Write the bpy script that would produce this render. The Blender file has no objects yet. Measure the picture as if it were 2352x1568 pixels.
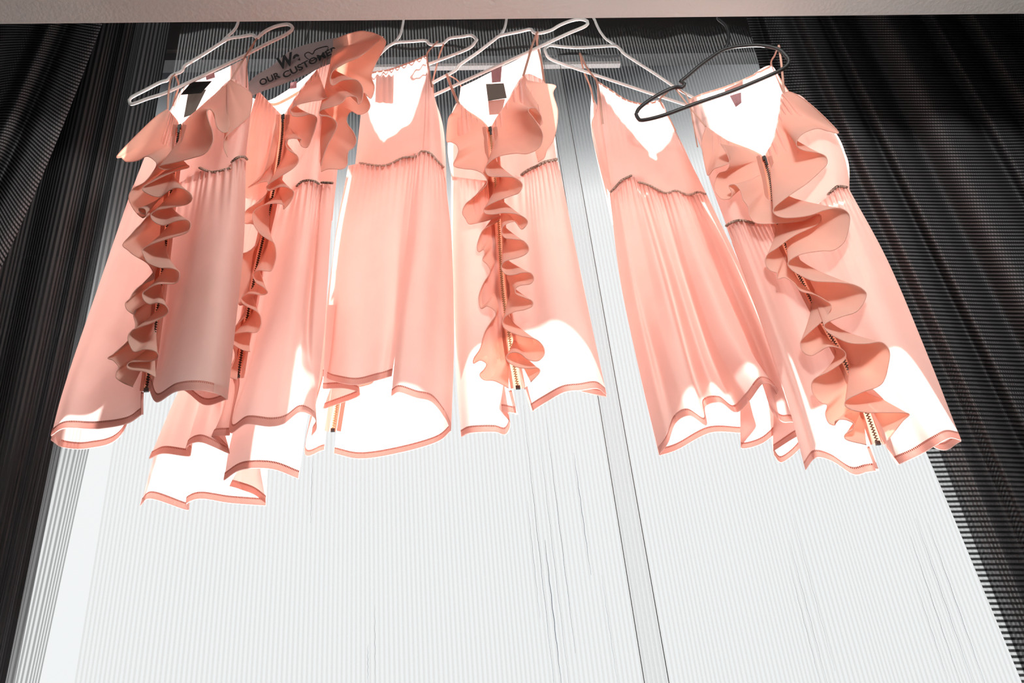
import bpy, math, random
import numpy as np
from mathutils import Vector, Matrix
random.seed(7)
PI = math.pi

# ---------------------------------------------------------------- camera, world, sun
F = 2352.0
CX, CY = 1176.0, 784.0
CAMZ = 0.55                                   # the lens is held low, under the window
U = np.array([-350.0, 3250.0, -F]); U /= np.linalg.norm(U)
XA = np.array([25024.0, 995.0, -F]); XA -= U * XA.dot(U); XA /= np.linalg.norm(XA)
YA = np.cross(U, XA)
cam_d = bpy.data.cameras.new('camera'); cam = bpy.data.objects.new('camera', cam_d)
bpy.context.scene.collection.objects.link(cam)
cam_d.sensor_width = 36.0; cam_d.lens = 36.0 * F / 2352.0
cam_d.clip_start = 0.02
cam.matrix_world = Matrix(((XA[0], XA[1], XA[2], 0), (YA[0], YA[1], YA[2], 0), (U[0], U[1], U[2], CAMZ), (0, 0, 0, 1)))
S = bpy.context.scene
S.camera = cam
S.view_settings.view_transform = 'Standard'; S.view_settings.look = 'None'
S.view_settings.gamma = 1.0; S.view_settings.exposure = 0.0
S.view_settings.use_curve_mapping = False

w = bpy.data.worlds.new('sky'); S.world = w; w.use_nodes = True
nt = w.node_tree; nt.nodes.clear()
tc = nt.nodes.new('ShaderNodeTexCoord'); sx = nt.nodes.new('ShaderNodeSeparateXYZ')
mr = nt.nodes.new('ShaderNodeValToRGB'); bg = nt.nodes.new('ShaderNodeBackground'); wo = nt.nodes.new('ShaderNodeOutputWorld')
nt.links.new(tc.outputs['Generated'], sx.inputs[0]); nt.links.new(sx.outputs['Z'], mr.inputs[0])
nt.links.new(mr.outputs[0], bg.inputs[0]); nt.links.new(bg.outputs[0], wo.inputs[0])
SKY = 0.97
els = mr.color_ramp.elements
els[0].position = 0.0; els[0].color = (0.95, 0.955, 0.96, 1)
els[1].position = 0.685; els[1].color = (1, 1, 1, 1)
e = els.new(0.72); e.color = (0.40, 0.41, 0.42, 1)
e = els.new(0.755); e.color = (0.03, 0.03, 0.034, 1)
bg.inputs[1].default_value = SKY

sun_d = bpy.data.lights.new('sun', 'SUN'); sun = bpy.data.objects.new('sun', sun_d)
S.collection.objects.link(sun)
sun_d.energy = 16.5; sun_d.angle = math.radians(4.0); sun_d.color = (1.0, 0.985, 0.96)
sun.rotation_euler = Vector((-0.10, -1.0, -0.02)).to_track_quat('-Z', 'Y').to_euler()
fill_d = bpy.data.lights.new('fill_light', 'POINT'); fill = bpy.data.objects.new('fill_light', fill_d)  # added fill light without a fixture, lifts the dress fronts and the ceiling
S.collection.objects.link(fill)
fill_d.shadow_soft_size = 0.14; fill_d.energy = 56.0; fill_d.color = (1.0, 0.96, 0.92)
fill.location = (0.50, 0.05, 2.02)

# ---------------------------------------------------------------- helpers
def ray(px, py):
    c = np.array([px - CX, -(py - CY), -F])
    return np.array([c @ XA, c @ YA, c @ U])

class Plane:
    """upright plane through (X0, Y0), turned by yaw degrees (right side comes nearer)"""
    def __init__(s, X0, Y0, yaw):
        a = math.radians(yaw)
        s.q = np.array([X0, Y0, 0.0]); s.n = np.array([-math.sin(a), -math.cos(a), 0.0])
    def P(s, px, py, d=0.0):
        r = ray(px, py); k = (d * 0.01 + s.q @ s.n) / (r @ s.n)
        v = r * k
        return (v[0], v[1], v[2] + CAMZ)

def cr(pts, n):
    """Catmull-Rom through pts (rows), n samples evenly over the index"""
    p = np.asarray(pts, float); m = len(p)
    if m == 1: return np.repeat(p, n, 0)
    t = np.linspace(0, m - 1, n); i = np.minimum(t.astype(int), m - 2); f = (t - i)[:, None]
    ext = np.vstack([2 * p[0] - p[1], p, 2 * p[-1] - p[-2]])
    a, b, c, d = ext[i], ext[i + 1], ext[i + 2], ext[i + 3]
    return 0.5 * (2 * b + (c - a) * f + (2 * a - 5 * b + 4 * c - d) * f**2 + (3 * b - a - 3 * c + d) * f**3)

def crl(pts, n):
    """the same, evenly over the length"""
    q = cr(pts, max(200, n * 6)); L = np.r_[0, np.cumsum(np.linalg.norm(np.diff(q[:, :2], axis=0), axis=1))]
    t = np.linspace(0, L[-1], n)
    return np.stack([np.interp(t, L, q[:, k]) for k in range(q.shape[1])], 1)

def mesh_obj(name, verts, faces, m, parent=None, uv=None, smooth=True):
    me = bpy.data.meshes.new(name)
    vs = np.asarray(verts, float)
    o = bpy.data.objects.new(name, me)
    if parent is not None:
        o.parent = parent
        off = np.array(root_loc(parent)); vs = vs - off
    me.from_pydata([tuple(v) for v in vs], [], faces)
    if uv is not None:
        l = me.uv_layers.new(name='uv')
        idx = np.empty(len(me.loops), int); me.loops.foreach_get('vertex_index', idx)
        l.data.foreach_set('uv', np.asarray(uv, float)[idx].ravel())
    if smooth: me.polygons.foreach_set('use_smooth', [True] * len(me.polygons))
    me.materials.append(m); me.update()
    S.collection.objects.link(o)
    return o

def root_loc(o):
    v = Vector((0, 0, 0))
    while o is not None: v += Vector(o.location); o = o.parent
    return v

def thing(name, label, cat, loc, group=None):
    o = bpy.data.objects.new(name, None); S.collection.objects.link(o)
    o.location = loc; o.empty_display_size = 0.05
    o['label'] = label; o['category'] = cat
    if group: o['group'] = group
    return o

def grid_faces(nv, nu):
    return [(i * nu + j, i * nu + j + 1, (i + 1) * nu + j + 1, (i + 1) * nu + j) for i in range(nv - 1) for j in range(nu - 1)]

def grid_uv(V):
    """V nv x nu x 3 -> uv in metres"""
    du = np.linalg.norm(np.diff(V, axis=1), axis=2).mean(0); dv = np.linalg.norm(np.diff(V, axis=0), axis=2).mean(1)
    u = np.r_[0, np.cumsum(du)]; v = np.r_[0, np.cumsum(dv)]
    return np.stack(np.meshgrid(u, v), -1).reshape(-1, 2)

def sheet(name, pl, cols, m, parent, d=0.0, nu=70, nv=60, pleat=None, gather=None, hem=0, hem_m=None, wr=0.25, deep=1.0):
    """cloth through traced fold lines (each column runs top to bottom); pleat/gather = (count, cm)"""
    C = []
    for c in cols:
        c = [tuple(p) if len(p) > 2 else (p[0], p[1], d) for p in c]
        # the far side of a garment: its waist stands at the same height as the near one, so lower in view
        if name.startswith('skirt') and c[0][2] <= -2.5:
            k = -c[0][2] * 12.5; c[0] = (c[0][0] + (c[0][0] - 826) * .000326 * k, c[0][1] + k, c[0][2])
        if name.startswith('bodice') and c[-1][2] <= -2.5:
            k = -c[-1][2] * 12.5 + 14; c[-1] = (c[-1][0] + (c[-1][0] - 826) * .000326 * k, c[-1][1] + k, c[-1][2])
        elif name.startswith('bodice'): c[-1] = (c[-1][0] + (c[-1][0] - 826) * .003, c[-1][1] + 9, c[-1][2])
        C.append(crl([(p[0], p[1], p[2] * (deep if i and p[2] > 0 else 1)) for i, p in enumerate(c)], nv))
    C = np.stack(C, 1)                                   # nv, k, 3
    G = np.stack([cr(C[i], nu) for i in range(nv)], 0)   # nv, nu, 3
    u = np.linspace(0, 1, nu)[None]; v = np.linspace(0, 1, nv)[:, None]
    ph = random.random() * 6
    add = 0
    if pleat:
        add = add + pleat[1] * np.sin(2 * PI * pleat[0] * u + ph + 1.2 * np.sin(3 * v + ph)) * (0.25 + 0.75 * v) * (1 + 0.4 * np.sin(2 * PI * u * pleat[0] * 0.37 + ph))
    if gather:
        add = add + gather[1] * np.sin(2 * PI * gather[0] * (u + 0.02 * np.sin(11 * u + ph))) * np.exp(-v * (5.5 if name.startswith('bodice') else 15))
    add = add + wr * np.sin(9 * u + 5 * v + ph) * np.sin(6 * v - 4 * u + 2 * ph) * 0.6
    G[:, :, 2] += add
    V = np.array([[pl.P(*G[i, j]) for j in range(nu)] for i in range(nv)])
    o = mesh_obj(name, V.reshape(-1, 3), grid_faces(nv, nu), m, parent, grid_uv(V))
    if hem:
        r = 9
        H = np.zeros((r, nu, 3))
        for j in range(nu):
            col = V[::-1, j]; L = np.r_[0, np.cumsum(np.linalg.norm(np.diff(col, axis=0), axis=1))]
            t = np.linspace(0.0004, hem * 0.01, r)
            for k in range(3): H[:, j, k] = np.interp(t, L, col[:, k])
        A = H[::-1].copy(); A[:, :, 0] += pl.n[0] * 0.0016; A[:, :, 1] += pl.n[1] * 0.0016
        uvh = grid_uv(A)
        mesh_obj('hem', A.reshape(-1, 3), grid_faces(r, nu), hem_m or M['hem'], o, uvh)
    return o, V

def tube_verts(P, r, n=8, flat=1.0, closed=False):
    P = [Vector(p) for p in P]; vs = []; fs = []
    m = len(P); prev = None
    for i, p in enumerate(P):
        a = P[i - 1] if i else (P[-1] if closed else p); b = P[i + 1] if i < m - 1 else (P[0] if closed else p)
        t = (b - a); t = t.normalized() if t.length > 1e-9 else Vector((0, 0, 1))
        if prev is None:
            s = t.cross(Vector((0, 1, 0.01)));
            if s.length < 1e-3: s = t.cross(Vector((0, 0, 1)))
        else: s = prev - t * prev.dot(t)
        s.normalize(); prev = s; q = t.cross(s)
        rr = r[i] if isinstance(r, (list, np.ndarray)) else r
        for k in range(n):
            a_ = 2 * PI * k / n
            vs.append(tuple(p + s * (math.cos(a_) * rr) + q * (math.sin(a_) * rr * flat)))
    for i in range(m - 1 + (1 if closed else 0)):
        i2 = (i + 1) % m
        for k in range(n): fs.append((i * n + k, i * n + (k + 1) % n, i2 * n + (k + 1) % n, i2 * n + k))
    if not closed: fs += [tuple(range(n))[::-1], tuple(range((m - 1) * n, m * n))]
    return vs, fs

def tube(name, pl, pts, r, m, parent, d=0.0, n=60, flat=1.0, closed=False, k=8):
    q = crl([(p[0], p[1], p[2] if len(p) > 2 else d) for p in (pts + pts[:1] if closed else pts)], n + (1 if closed else 0))
    if closed: q = q[:-1]
    vs, fs = tube_verts([pl.P(*x) for x in q], r, k, flat, closed)
    return mesh_obj(name, vs, fs, m, parent)

def boxv(x0, x1, y0, y1, z0, z1, vs, fs):
    b = len(vs)
    vs += [(x, y, z) for z in (z0, z1) for y in (y0, y1) for x in (x0, x1)]
    fs += [tuple(b + i for i in f) for f in ((0, 2, 3, 1), (4, 5, 7, 6), (0, 1, 5, 4), (2, 6, 7, 3), (0, 4, 6, 2), (1, 3, 7, 5))]

def box(name, x0, x1, y0, y1, z0, z1, m, parent=None):
    vs, fs = [], []; boxv(x0, x1, y0, y1, z0, z1, vs, fs)
    return mesh_obj(name, vs, fs, m, parent, smooth=False)

def ruffle(pl, edge, inner, parent, d_edge=5.0, d_in=1.4, drop=48, win=5, per=7, rows=14, bulge=0.15, start=None):
    """gathered ribbon: free edge traced fold by fold, stitched to the inner line above it"""
    E = np.array([(p[0], p[1], p[2] if len(p) > 2 else d_edge) for p in edge], float)
    E[:, 2] = d_in + (E[:, 2] - d_in) * 1.3
    n = len(E)
    y = E[:, 1]; sm = np.array([y[max(0, i - win):i + win + 1].mean() for i in range(n)]) - drop
    sm = np.maximum.accumulate(sm)
    if start is not None:                      # first folds fan out of the neckline
        k, y0 = start
        for i in range(min(k, n)): sm[i] = y0 + (sm[min(k, n - 1)] - y0) * i / k
        sm = np.maximum.accumulate(sm)
    inn = crl(inner, 300)
    o = np.argsort(inn[:, 1])
    ax = np.interp(sm, inn[o, 1], inn[o, 0]); ay = np.clip(sm, inn[:, 1].min(), inn[:, 1].max())
    A = np.stack([ax, ay, np.full(n, d_in)], 1)
    N = (n - 1) * per + 1
    Es = cr(E, N); As = cr(A, N)
    V = np.zeros((rows, N, 3))
    for r in range(rows):
        t = r / (rows - 1)
        # leaves the seam steeply, then turns over towards the free edge
        g = As * (1 - t) + Es * t
        g[:, 2] = As[:, 2] + (Es[:, 2] - As[:, 2]) * (t ** 1.7) + bulge * math.sin(PI * t)
        for j in range(N): V[r, j] = pl.P(*g[j])
    o_ = mesh_obj('ruffle', V.reshape(-1, 3), grid_faces(rows, N), M['ruffle'], parent, grid_uv(V))
    vs, fs = tube_verts(V[-1], 0.0009, 6)
    mesh_obj('rolled_edge', vs, fs, M['rolled'], o_)
    return o_

def far_ruffle(pl, line, w0, w1, n, parent, side, d=-9.0, d_in=-5.8):
    """the cascade on the side of a garment turned to the window"""
    q = crl(line, n); e_ = []
    for k in range(n):
        ww = w0 + (w1 - w0) * k / n
        e_.append((q[k, 0] + side * ww * (1.0 + 0.15 * math.sin(k * 2.3) if k % 3 == 1 else (0.30 if k % 3 == 2 else 0.85)), q[k, 1] + 14, d - (k % 3) * 0.5))
    return ruffle(pl, e_, line, parent, d_in=d_in, drop=36, win=3)

def strip(name, pl, line, w, m, parent, d=1.6, n=60, rows=3):
    """flat band along a traced line, w in pixels"""
    q = crl([(p[0], p[1], p[2] if len(p) > 2 else d) for p in line], n)
    t = np.gradient(q[:, :2], axis=0); t /= np.linalg.norm(t, axis=1)[:, None]
    nn = np.stack([-t[:, 1], t[:, 0]], 1)
    V = np.zeros((n, rows, 3))
    for i in range(n):
        for k in range(rows):
            s = (k / (rows - 1) - 0.5) * w
            V[i, k] = pl.P(q[i, 0] + nn[i, 0] * s, q[i, 1] + nn[i, 1] * s, q[i, 2])
    return mesh_obj(name, V.reshape(-1, 3), grid_faces(n, rows), m, parent, grid_uv(V))

def zipper(pl, line, parent, w=13, d=1.0, metal='brass', teeth_from=0.0):
    z = strip('zipper', pl, line, w, M['tape'], parent, d=d)
    q = crl([(p[0], p[1], p[2] if len(p) > 2 else d) for p in line], 400)
    P = np.array([pl.P(a, b, c + 0.18) for a, b, c in q])
    L = np.r_[0, np.cumsum(np.linalg.norm(np.diff(P, axis=0), axis=1))]
    vs, fs = [], []
    pitch = 0.0026; m = int(L[-1] / pitch)
    for i in range(int(m * teeth_from), m):
        c = np.array([np.interp(i * pitch, L, P[:, k]) for k in range(3)])
        c2 = np.array([np.interp(i * pitch + 0.002, L, P[:, k]) for k in range(3)])
        t = c2 - c; t /= np.linalg.norm(t) + 1e-12
        side = np.cross(t, np.array([pl.n[0], pl.n[1], 0])); side /= np.linalg.norm(side)
        off = side * (0.0011 if i % 2 else -0.0011)
        nn = np.array([pl.n[0], pl.n[1], 0])
        b = len(vs)
        for s1 in (-1, 1):
            for s2 in (-1, 1):
                for s3 in (-1, 1):
                    vs.append(tuple(c + off + side * s1 * 0.0019 + t * s2 * 0.0008 + nn * s3 * 0.0009))
        fs += [tuple(b + i_ for i_ in f) for f in ((0, 1, 3, 2), (4, 6, 7, 5), (0, 4, 5, 1), (2, 3, 7, 6), (0, 2, 6, 4), (1, 5, 7, 3))]
    mesh_obj('zipper_teeth', vs, fs, M[metal], z, smooth=False)
    # slider with its pull tab, and the bottom stop
    a = np.array(pl.P(q[3, 0], q[3, 1], d + 0.4))
    vs, fs = [], []
    boxv(a[0] - .0035, a[0] + .0035, a[1] - .002, a[1] + .002, a[2] - .006, a[2] + .004, vs, fs)
    boxv(a[0] - .0018, a[0] + .0022, a[1] - .004, a[1] - .0025, a[2] - .022, a[2] - .003, vs, fs)
    mesh_obj('zipper_slider', vs, fs, M['metal'], z, smooth=False)
    a = P[-3]; vs, fs = [], []
    boxv(a[0] - .004, a[0] + .004, a[1] - .002, a[1] + .0015, a[2] - .004, a[2] + .003, vs, fs)
    mesh_obj('bottom_stop', vs, fs, M['metal'], z, smooth=False)
    return z

# ---------------------------------------------------------------- materials
M = {}
def newmat(n):
    m = bpy.data.materials.new(n); m.use_nodes = True; t = m.node_tree; t.nodes.clear()
    return m, t, t.nodes.new, t.links.new

def cloth(name, dif, tra, mix, weave=0.0012, bump=0.15, transp=0.0, tone=0.10):
    m, t, N, Lk = newmat(name)
    out = N('ShaderNodeOutputMaterial'); mx = N('ShaderNodeMixShader'); a = N('ShaderNodeBsdfDiffuse'); b = N('ShaderNodeBsdfTranslucent')
    mx.inputs[0].default_value = mix
    nz = N('ShaderNodeTexNoise'); nz.inputs['Scale'].default_value = 14; nz.inputs['Detail'].default_value = 3
    tc_ = N('ShaderNodeTexCoord'); Lk(tc_.outputs['Object'], nz.inputs['Vector'])
    for sh, c in ((a, dif), (b, tra)):
        r = N('ShaderNodeMix'); r.data_type = 'RGBA'
        r.inputs['A'].default_value = (*[min(1, x * (1 + tone * .3)) for x in c], 1); r.inputs['B'].default_value = (*[x * (1 - tone) for x in c], 1)
        Lk(nz.outputs['Fac'], r.inputs['Factor']); Lk(r.outputs['Result'], sh.inputs['Color'])
    wv = N('ShaderNodeTexNoise'); wv.inputs['Scale'].default_value = 1.0; wv.inputs['Detail'].default_value = 1
    mp = N('ShaderNodeMapping'); mp.inputs['Scale'].default_value = (500, 1400, 1)
    Lk(tc_.outputs['UV'], mp.inputs[0]); Lk(mp.outputs[0], wv.inputs['Vector'])
    bp = N('ShaderNodeBump'); bp.inputs['Strength'].default_value = bump; bp.inputs['Distance'].default_value = 0.0004
    Lk(wv.outputs['Fac'], bp.inputs['Height']); Lk(bp.outputs[0], a.inputs['Normal'])
    Lk(a.outputs[0], mx.inputs[1]); Lk(b.outputs[0], mx.inputs[2])
    if transp:
        tr = N('ShaderNodeBsdfTransparent'); m2 = N('ShaderNodeMixShader'); m2.inputs[0].default_value = transp
        Lk(mx.outputs[0], m2.inputs[1]); Lk(tr.outputs[0], m2.inputs[2]); Lk(m2.outputs[0], out.inputs[0])
    else: Lk(mx.outputs[0], out.inputs[0])
    return m

PD = (0.86, 0.60, 0.54); PT = (0.97, 0.735, 0.685)
M['pink'] = cloth('peach_chiffon', PD, PT, 0.52)
M['ruffle'] = cloth('peach_crepe', (0.82, 0.57, 0.48), (0.98, 0.46, 0.33), 0.38)
M['rolled'] = cloth('rolled_thread', (0.9, 0.66, 0.58), (1, 0.75, 0.68), 0.6)
M['tape'] = cloth('zipper_tape', (0.85, 0.50, 0.36), (1.0, 0.52, 0.36), 0.45)
M['placket'] = cloth('placket_cloth', (0.62, 0.34, 0.27), (0.9, 0.45, 0.36), 0.3)
M['seam'] = cloth('seam_elastic', (0.66, 0.46, 0.38), (0.6, 0.35, 0.28), 0.2)
M['strap'] = cloth('strap_satin', (0.72, 0.43, 0.34), (0.7, 0.35, 0.28), 0.2)
M['black_label'] = cloth('black_label', (0.02, 0.02, 0.02), (0.02, 0.02, 0.02), 0.1)
M['grey_label'] = cloth('grey_label', (0.10, 0.10, 0.09), (0.12, 0.12, 0.11), 0.3)
M['pink_label'] = cloth('care_label', (0.45, 0.30, 0.27), (0.45, 0.22, 0.18), 0.35)
M['mauve_label'] = cloth('mauve_label', (0.28, 0.18, 0.2), (0.3, 0.15, 0.15), 0.3)

def hem_mat():
    m = cloth('hem_stitched', (0.76, 0.48, 0.42), (0.93, 0.54, 0.48), 0.42)
    t = m.node_tree; N = t.nodes.new; Lk = t.links.new
    # a run of stitches along the top of the turned hem
    tc_ = N('ShaderNodeTexCoord'); sp = N('ShaderNodeSeparateXYZ'); Lk(tc_.outputs['UV'], sp.inputs[0])
    f = N('ShaderNodeMath'); f.operation = 'MULTIPLY'; f.inputs[1].default_value = 340; Lk(sp.outputs['X'], f.inputs[0])
    fr = N('ShaderNodeMath'); fr.operation = 'FRACT'; Lk(f.outputs[0], fr.inputs[0])
    g = N('ShaderNodeMath'); g.operation = 'GREATER_THAN'; g.inputs[1].default_value = 0.45; Lk(fr.outputs[0], g.inputs[0])
    l = N('ShaderNodeMath'); l.operation = 'LESS_THAN'; l.inputs[1].default_value = 0.0035; Lk(sp.outputs['Y'], l.inputs[0])
    mu = N('ShaderNodeMath'); mu.operation = 'MULTIPLY'; Lk(g.outputs[0], mu.inputs[0]); Lk(l.outputs[0], mu.inputs[1])
    st = N('ShaderNodeBsdfDiffuse'); st.inputs[0].default_value = (0.45, 0.14, 0.1, 1)
    mx = N('ShaderNodeMixShader'); out = [n for n in t.nodes if n.type == 'OUTPUT_MATERIAL'][0]
    src = out.inputs[0].links[0].from_socket
    Lk(mu.outputs[0], mx.inputs[0]); Lk(src, mx.inputs[1]); Lk(st.outputs[0], mx.inputs[2]); Lk(mx.outputs[0], out.inputs[0])
    return m
M['hem'] = hem_mat()

def pbr(name, col, rough=0.5, metal=0.0, noise=0.0, nscale=40, bump=0.0, bscale=300, spec=0.5):
    m, t, N, Lk = newmat(name)
    out = N('ShaderNodeOutputMaterial'); b = N('ShaderNodeBsdfPrincipled'); Lk(b.outputs[0], out.inputs[0])
    b.inputs['Roughness'].default_value = rough; b.inputs['Metallic'].default_value = metal
    b.inputs['Specular IOR Level'].default_value = spec
    tc_ = N('ShaderNodeTexCoord'); nz = N('ShaderNodeTexNoise'); nz.inputs['Scale'].default_value = nscale; Lk(tc_.outputs['Object'], nz.inputs['Vector'])
    r = N('ShaderNodeMix'); r.data_type = 'RGBA'
    r.inputs['A'].default_value = (*[min(1, x * (1 + noise)) for x in col], 1); r.inputs['B'].default_value = (*[x * (1 - noise) for x in col], 1)
    Lk(nz.outputs['Fac'], r.inputs['Factor']); Lk(r.outputs['Result'], b.inputs['Base Color'])
    if bump:
        n2 = N('ShaderNodeTexNoise'); n2.inputs['Scale'].default_value = bscale; n2.inputs['Detail'].default_value = 4; Lk(tc_.outputs['Object'], n2.inputs['Vector'])
        bp = N('ShaderNodeBump'); bp.inputs['Strength'].default_value = bump; bp.inputs['Distance'].default_value = 0.002
        Lk(n2.outputs['Fac'], bp.inputs['Height']); Lk(bp.outputs[0], b.inputs['Normal'])
    return m
M['white_plastic'] = pbr('white_plastic', (0.86, 0.85, 0.84), 0.35, noise=0.03)
M['black_plastic'] = pbr('black_plastic', (0.014, 0.014, 0.015), 0.4, noise=0.05)
M['card'] = pbr('hanger_paper', (0.42, 0.34, 0.335), 0.8, noise=0.06)
M['ink'] = pbr('black_ink', (0.012, 0.012, 0.014), 0.7)
M['metal'] = pbr('dark_metal', (0.12, 0.12, 0.12), 0.35, 0.9)
M['brass'] = pbr('brass_teeth', (0.55, 0.42, 0.27), 0.3, 0.9)
M['dark_teeth'] = pbr('gunmetal_teeth', (0.07, 0.065, 0.06), 0.4, 0.8)
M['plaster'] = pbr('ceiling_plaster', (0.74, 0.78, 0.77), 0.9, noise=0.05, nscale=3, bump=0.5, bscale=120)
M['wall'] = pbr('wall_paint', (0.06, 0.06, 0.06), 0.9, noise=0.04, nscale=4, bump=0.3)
M['room_wall'] = pbr('room_paint', (0.13, 0.125, 0.12), 0.9, noise=0.04, nscale=4)
M['leak'] = pbr('leak_white', (0.85, 0.85, 0.85), 0.4)
M['floor'] = pbr('floor_boards', (0.30, 0.29, 0.28), 0.6, noise=0.1)
M['frame'] = pbr('window_paint', (0.07, 0.07, 0.075), 0.5)

def ribbed(name, axis, pitch, dark, light, gap, trans, cross=0.0, duty=0.5, dash=0.0, bump=0.5, top_shade=None):
    """open weave with ribs: threads (dark/light) and see-through gaps; axis 'X' ribs run up and down, 'Y' across"""
    m, t, N, Lk = newmat(name)
    out = N('ShaderNodeOutputMaterial'); tc_ = N('ShaderNodeTexCoord'); sp = N('ShaderNodeSeparateXYZ'); Lk(tc_.outputs['UV'], sp.inputs[0])
    def math_(op, a, b=None):
        n = N('ShaderNodeMath'); n.operation = op
        for i, x in enumerate((a, b)):
            if x is None: continue
            if isinstance(x, (int, float)): n.inputs[i].default_value = x
            else: Lk(x, n.inputs[i])
        return n.outputs[0]
    c = sp.outputs['X' if axis == 'X' else 'Y']; c2 = sp.outputs['Y' if axis == 'X' else 'X']
    ph = math_('MULTIPLY', c, 2 * PI / pitch)
    rib = math_('ADD', math_('MULTIPLY', math_('SINE', ph), 0.5), 0.5)         # 1 on the rib
    ribm = math_('SMOOTH_MIN', math_('MAXIMUM', math_('MULTIPLY', math_('SUBTRACT', rib, duty - 0.2), 2.5), 0.0), 1.0)
    ribm.node.inputs[2].default_value = 0.1
    ph2 = math_('MULTIPLY', c2, 2 * PI / (pitch * 0.7))
    # brick-like shift of the dashes from rib to rib
    fl = math_('MULTIPLY', math_('MODULO', math_('FLOOR', math_('DIVIDE', c, pitch)), 2.0), PI)
    dsh = math_('ADD', math_('MULTIPLY', math_('SINE', math_('ADD', ph2, fl)), 0.5), 0.5)
    thread = N('ShaderNodeMix'); thread.data_type = 'RGBA'
    thread.inputs['A'].default_value = (*dark, 1); thread.inputs['B'].default_value = (*light, 1)
    k = math_('MULTIPLY', ribm, math_('ADD', math_('MULTIPLY', dsh, dash), 1 - dash))
    Lk(k, thread.inputs['Factor'])
    df = N('ShaderNodeBsdfDiffuse'); tl = N('ShaderNodeBsdfTranslucent'); mx = N('ShaderNodeMixShader'); mx.inputs[0].default_value = trans
    Lk(thread.outputs['Result'], df.inputs[0]); Lk(thread.outputs['Result'], tl.inputs[0])
    Lk(df.outputs[0], mx.inputs[1]); Lk(tl.outputs[0], mx.inputs[2])
    bp = N('ShaderNodeBump'); bp.inputs['Strength'].default_value = bump; bp.inputs['Distance'].default_value = 0.002
    Lk(rib, bp.inputs['Height']); Lk(bp.outputs[0], df.inputs['Normal'])
    tr = N('ShaderNodeBsdfTransparent'); m2 = N('ShaderNodeMixShader')
    g = math_('ADD', math_('MULTIPLY', ribm, gap[1] - gap[0]), gap[0])          # gap[0] between ribs, gap[1] on the rib
    if top_shade:                                    # upper shade put into the transparency: clearer from the heading down to the hem
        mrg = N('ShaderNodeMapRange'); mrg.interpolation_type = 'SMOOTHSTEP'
        mrg.inputs['From Min'].default_value = top_shade[0]; mrg.inputs['From Max'].default_value = top_shade[1]
        mrg.inputs['To Min'].default_value = top_shade[2]; mrg.inputs['To Max'].default_value = 1.0
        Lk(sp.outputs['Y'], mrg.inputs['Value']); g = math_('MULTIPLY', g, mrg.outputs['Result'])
    Lk(g, m2.inputs[0]); Lk(mx.outputs[0], m2.inputs[1]); Lk(tr.outputs[0], m2.inputs[2]); Lk(m2.outputs[0], out.inputs[0])
    return m
M['sheer'] = ribbed('sheer_voile', 'X', 0.0085, (0.13, 0.13, 0.132), (0.17, 0.17, 0.172), (0.97, 0.70), 0.5, duty=0.6)
M['sheer_fold'] = ribbed('sheer_voile_gathered', 'X', 0.0105, (0.025, 0.025, 0.027), (0.10, 0.10, 0.103), (0.45, 0.90), 0.05, duty=0.5, top_shade=(0.5, 1.5, 0.03))
M['drape'] = ribbed('ribbed_drape', 'Y', 0.0105, (0.018, 0.018, 0.019), (0.21, 0.21, 0.22), (0.05, 0.80), 0.02, duty=0.5, dash=0.55, top_shade=(0.75, 1.9, 0.02))

# ---------------------------------------------------------------- the setting
def st(o): o['kind'] = 'structure'; return o
ZC = CAMZ + 1.715         # ceiling underside
YE = 1.27                 # where the ceiling ends at the curtain recess
WY = 1.86                 # inner face of the window wall
HD = CAMZ + 1.285 * WY    # window head
SILL = 0.25
XL, XR = -0.80, 1.19      # window jambs
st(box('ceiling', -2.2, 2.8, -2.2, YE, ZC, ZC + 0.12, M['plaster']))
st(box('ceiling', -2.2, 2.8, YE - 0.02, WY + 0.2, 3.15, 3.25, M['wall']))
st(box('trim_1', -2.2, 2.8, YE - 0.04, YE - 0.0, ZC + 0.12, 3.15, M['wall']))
st(box('floor', -2.2, 2.8, -2.2, WY + 0.1, -0.1, 0.0, M['floor']))
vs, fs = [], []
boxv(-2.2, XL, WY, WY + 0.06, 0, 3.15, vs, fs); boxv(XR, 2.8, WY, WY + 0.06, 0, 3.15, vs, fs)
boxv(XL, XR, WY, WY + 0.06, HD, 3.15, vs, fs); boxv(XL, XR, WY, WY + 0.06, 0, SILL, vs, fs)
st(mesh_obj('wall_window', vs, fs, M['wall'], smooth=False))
st(box('wall_left', -2.3, -2.2, -2.2, WY + 0.2, 0, 3.15, M['wall']))
st(box('wall_right', 2.8, 2.9, -2.2, WY + 0.2, 0, 3.15, M['wall']))
st(box('wall_back', -2.3, 2.9, -2.3, -2.2, 0, 2.4, M['room_wall']))
vs, fs = [], []
fw = 0.05
boxv(XL, XL + fw, WY + .012, WY + .055, SILL, HD, vs, fs); boxv(XR - fw, XR, WY + .012, WY + .055, SILL, HD, vs, fs)
boxv(XL + fw, XR - fw, WY + .012, WY + .055, HD - fw * .6, HD, vs, fs); boxv(XL + fw, XR - fw, WY + .012, WY + .055, SILL, SILL + fw, vs, fs)
win = st(mesh_obj('window_1', vs, fs, M['frame'], smooth=False))
m, t, N, Lk = newmat('window_glass')
out = N('ShaderNodeOutputMaterial'); a = N('ShaderNodeBsdfTransparent'); b = N('ShaderNodeBsdfGlossy'); mx = N('ShaderNodeMixShader')
a.inputs[0].default_value = (0.97, 0.98, 0.98, 1); b.inputs['Roughness'].default_value = 0.02; mx.inputs[0].default_value = 0.0
Lk(a.outputs[0], mx.inputs[1]); Lk(b.outputs[0], mx.inputs[2]); Lk(mx.outputs[0], out.inputs[0]); M['glass'] = m
box('window_pane', XL + fw, XR - fw, WY + .03, WY + .036, SILL + fw, HD - fw * .6, M['glass'], win)

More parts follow.
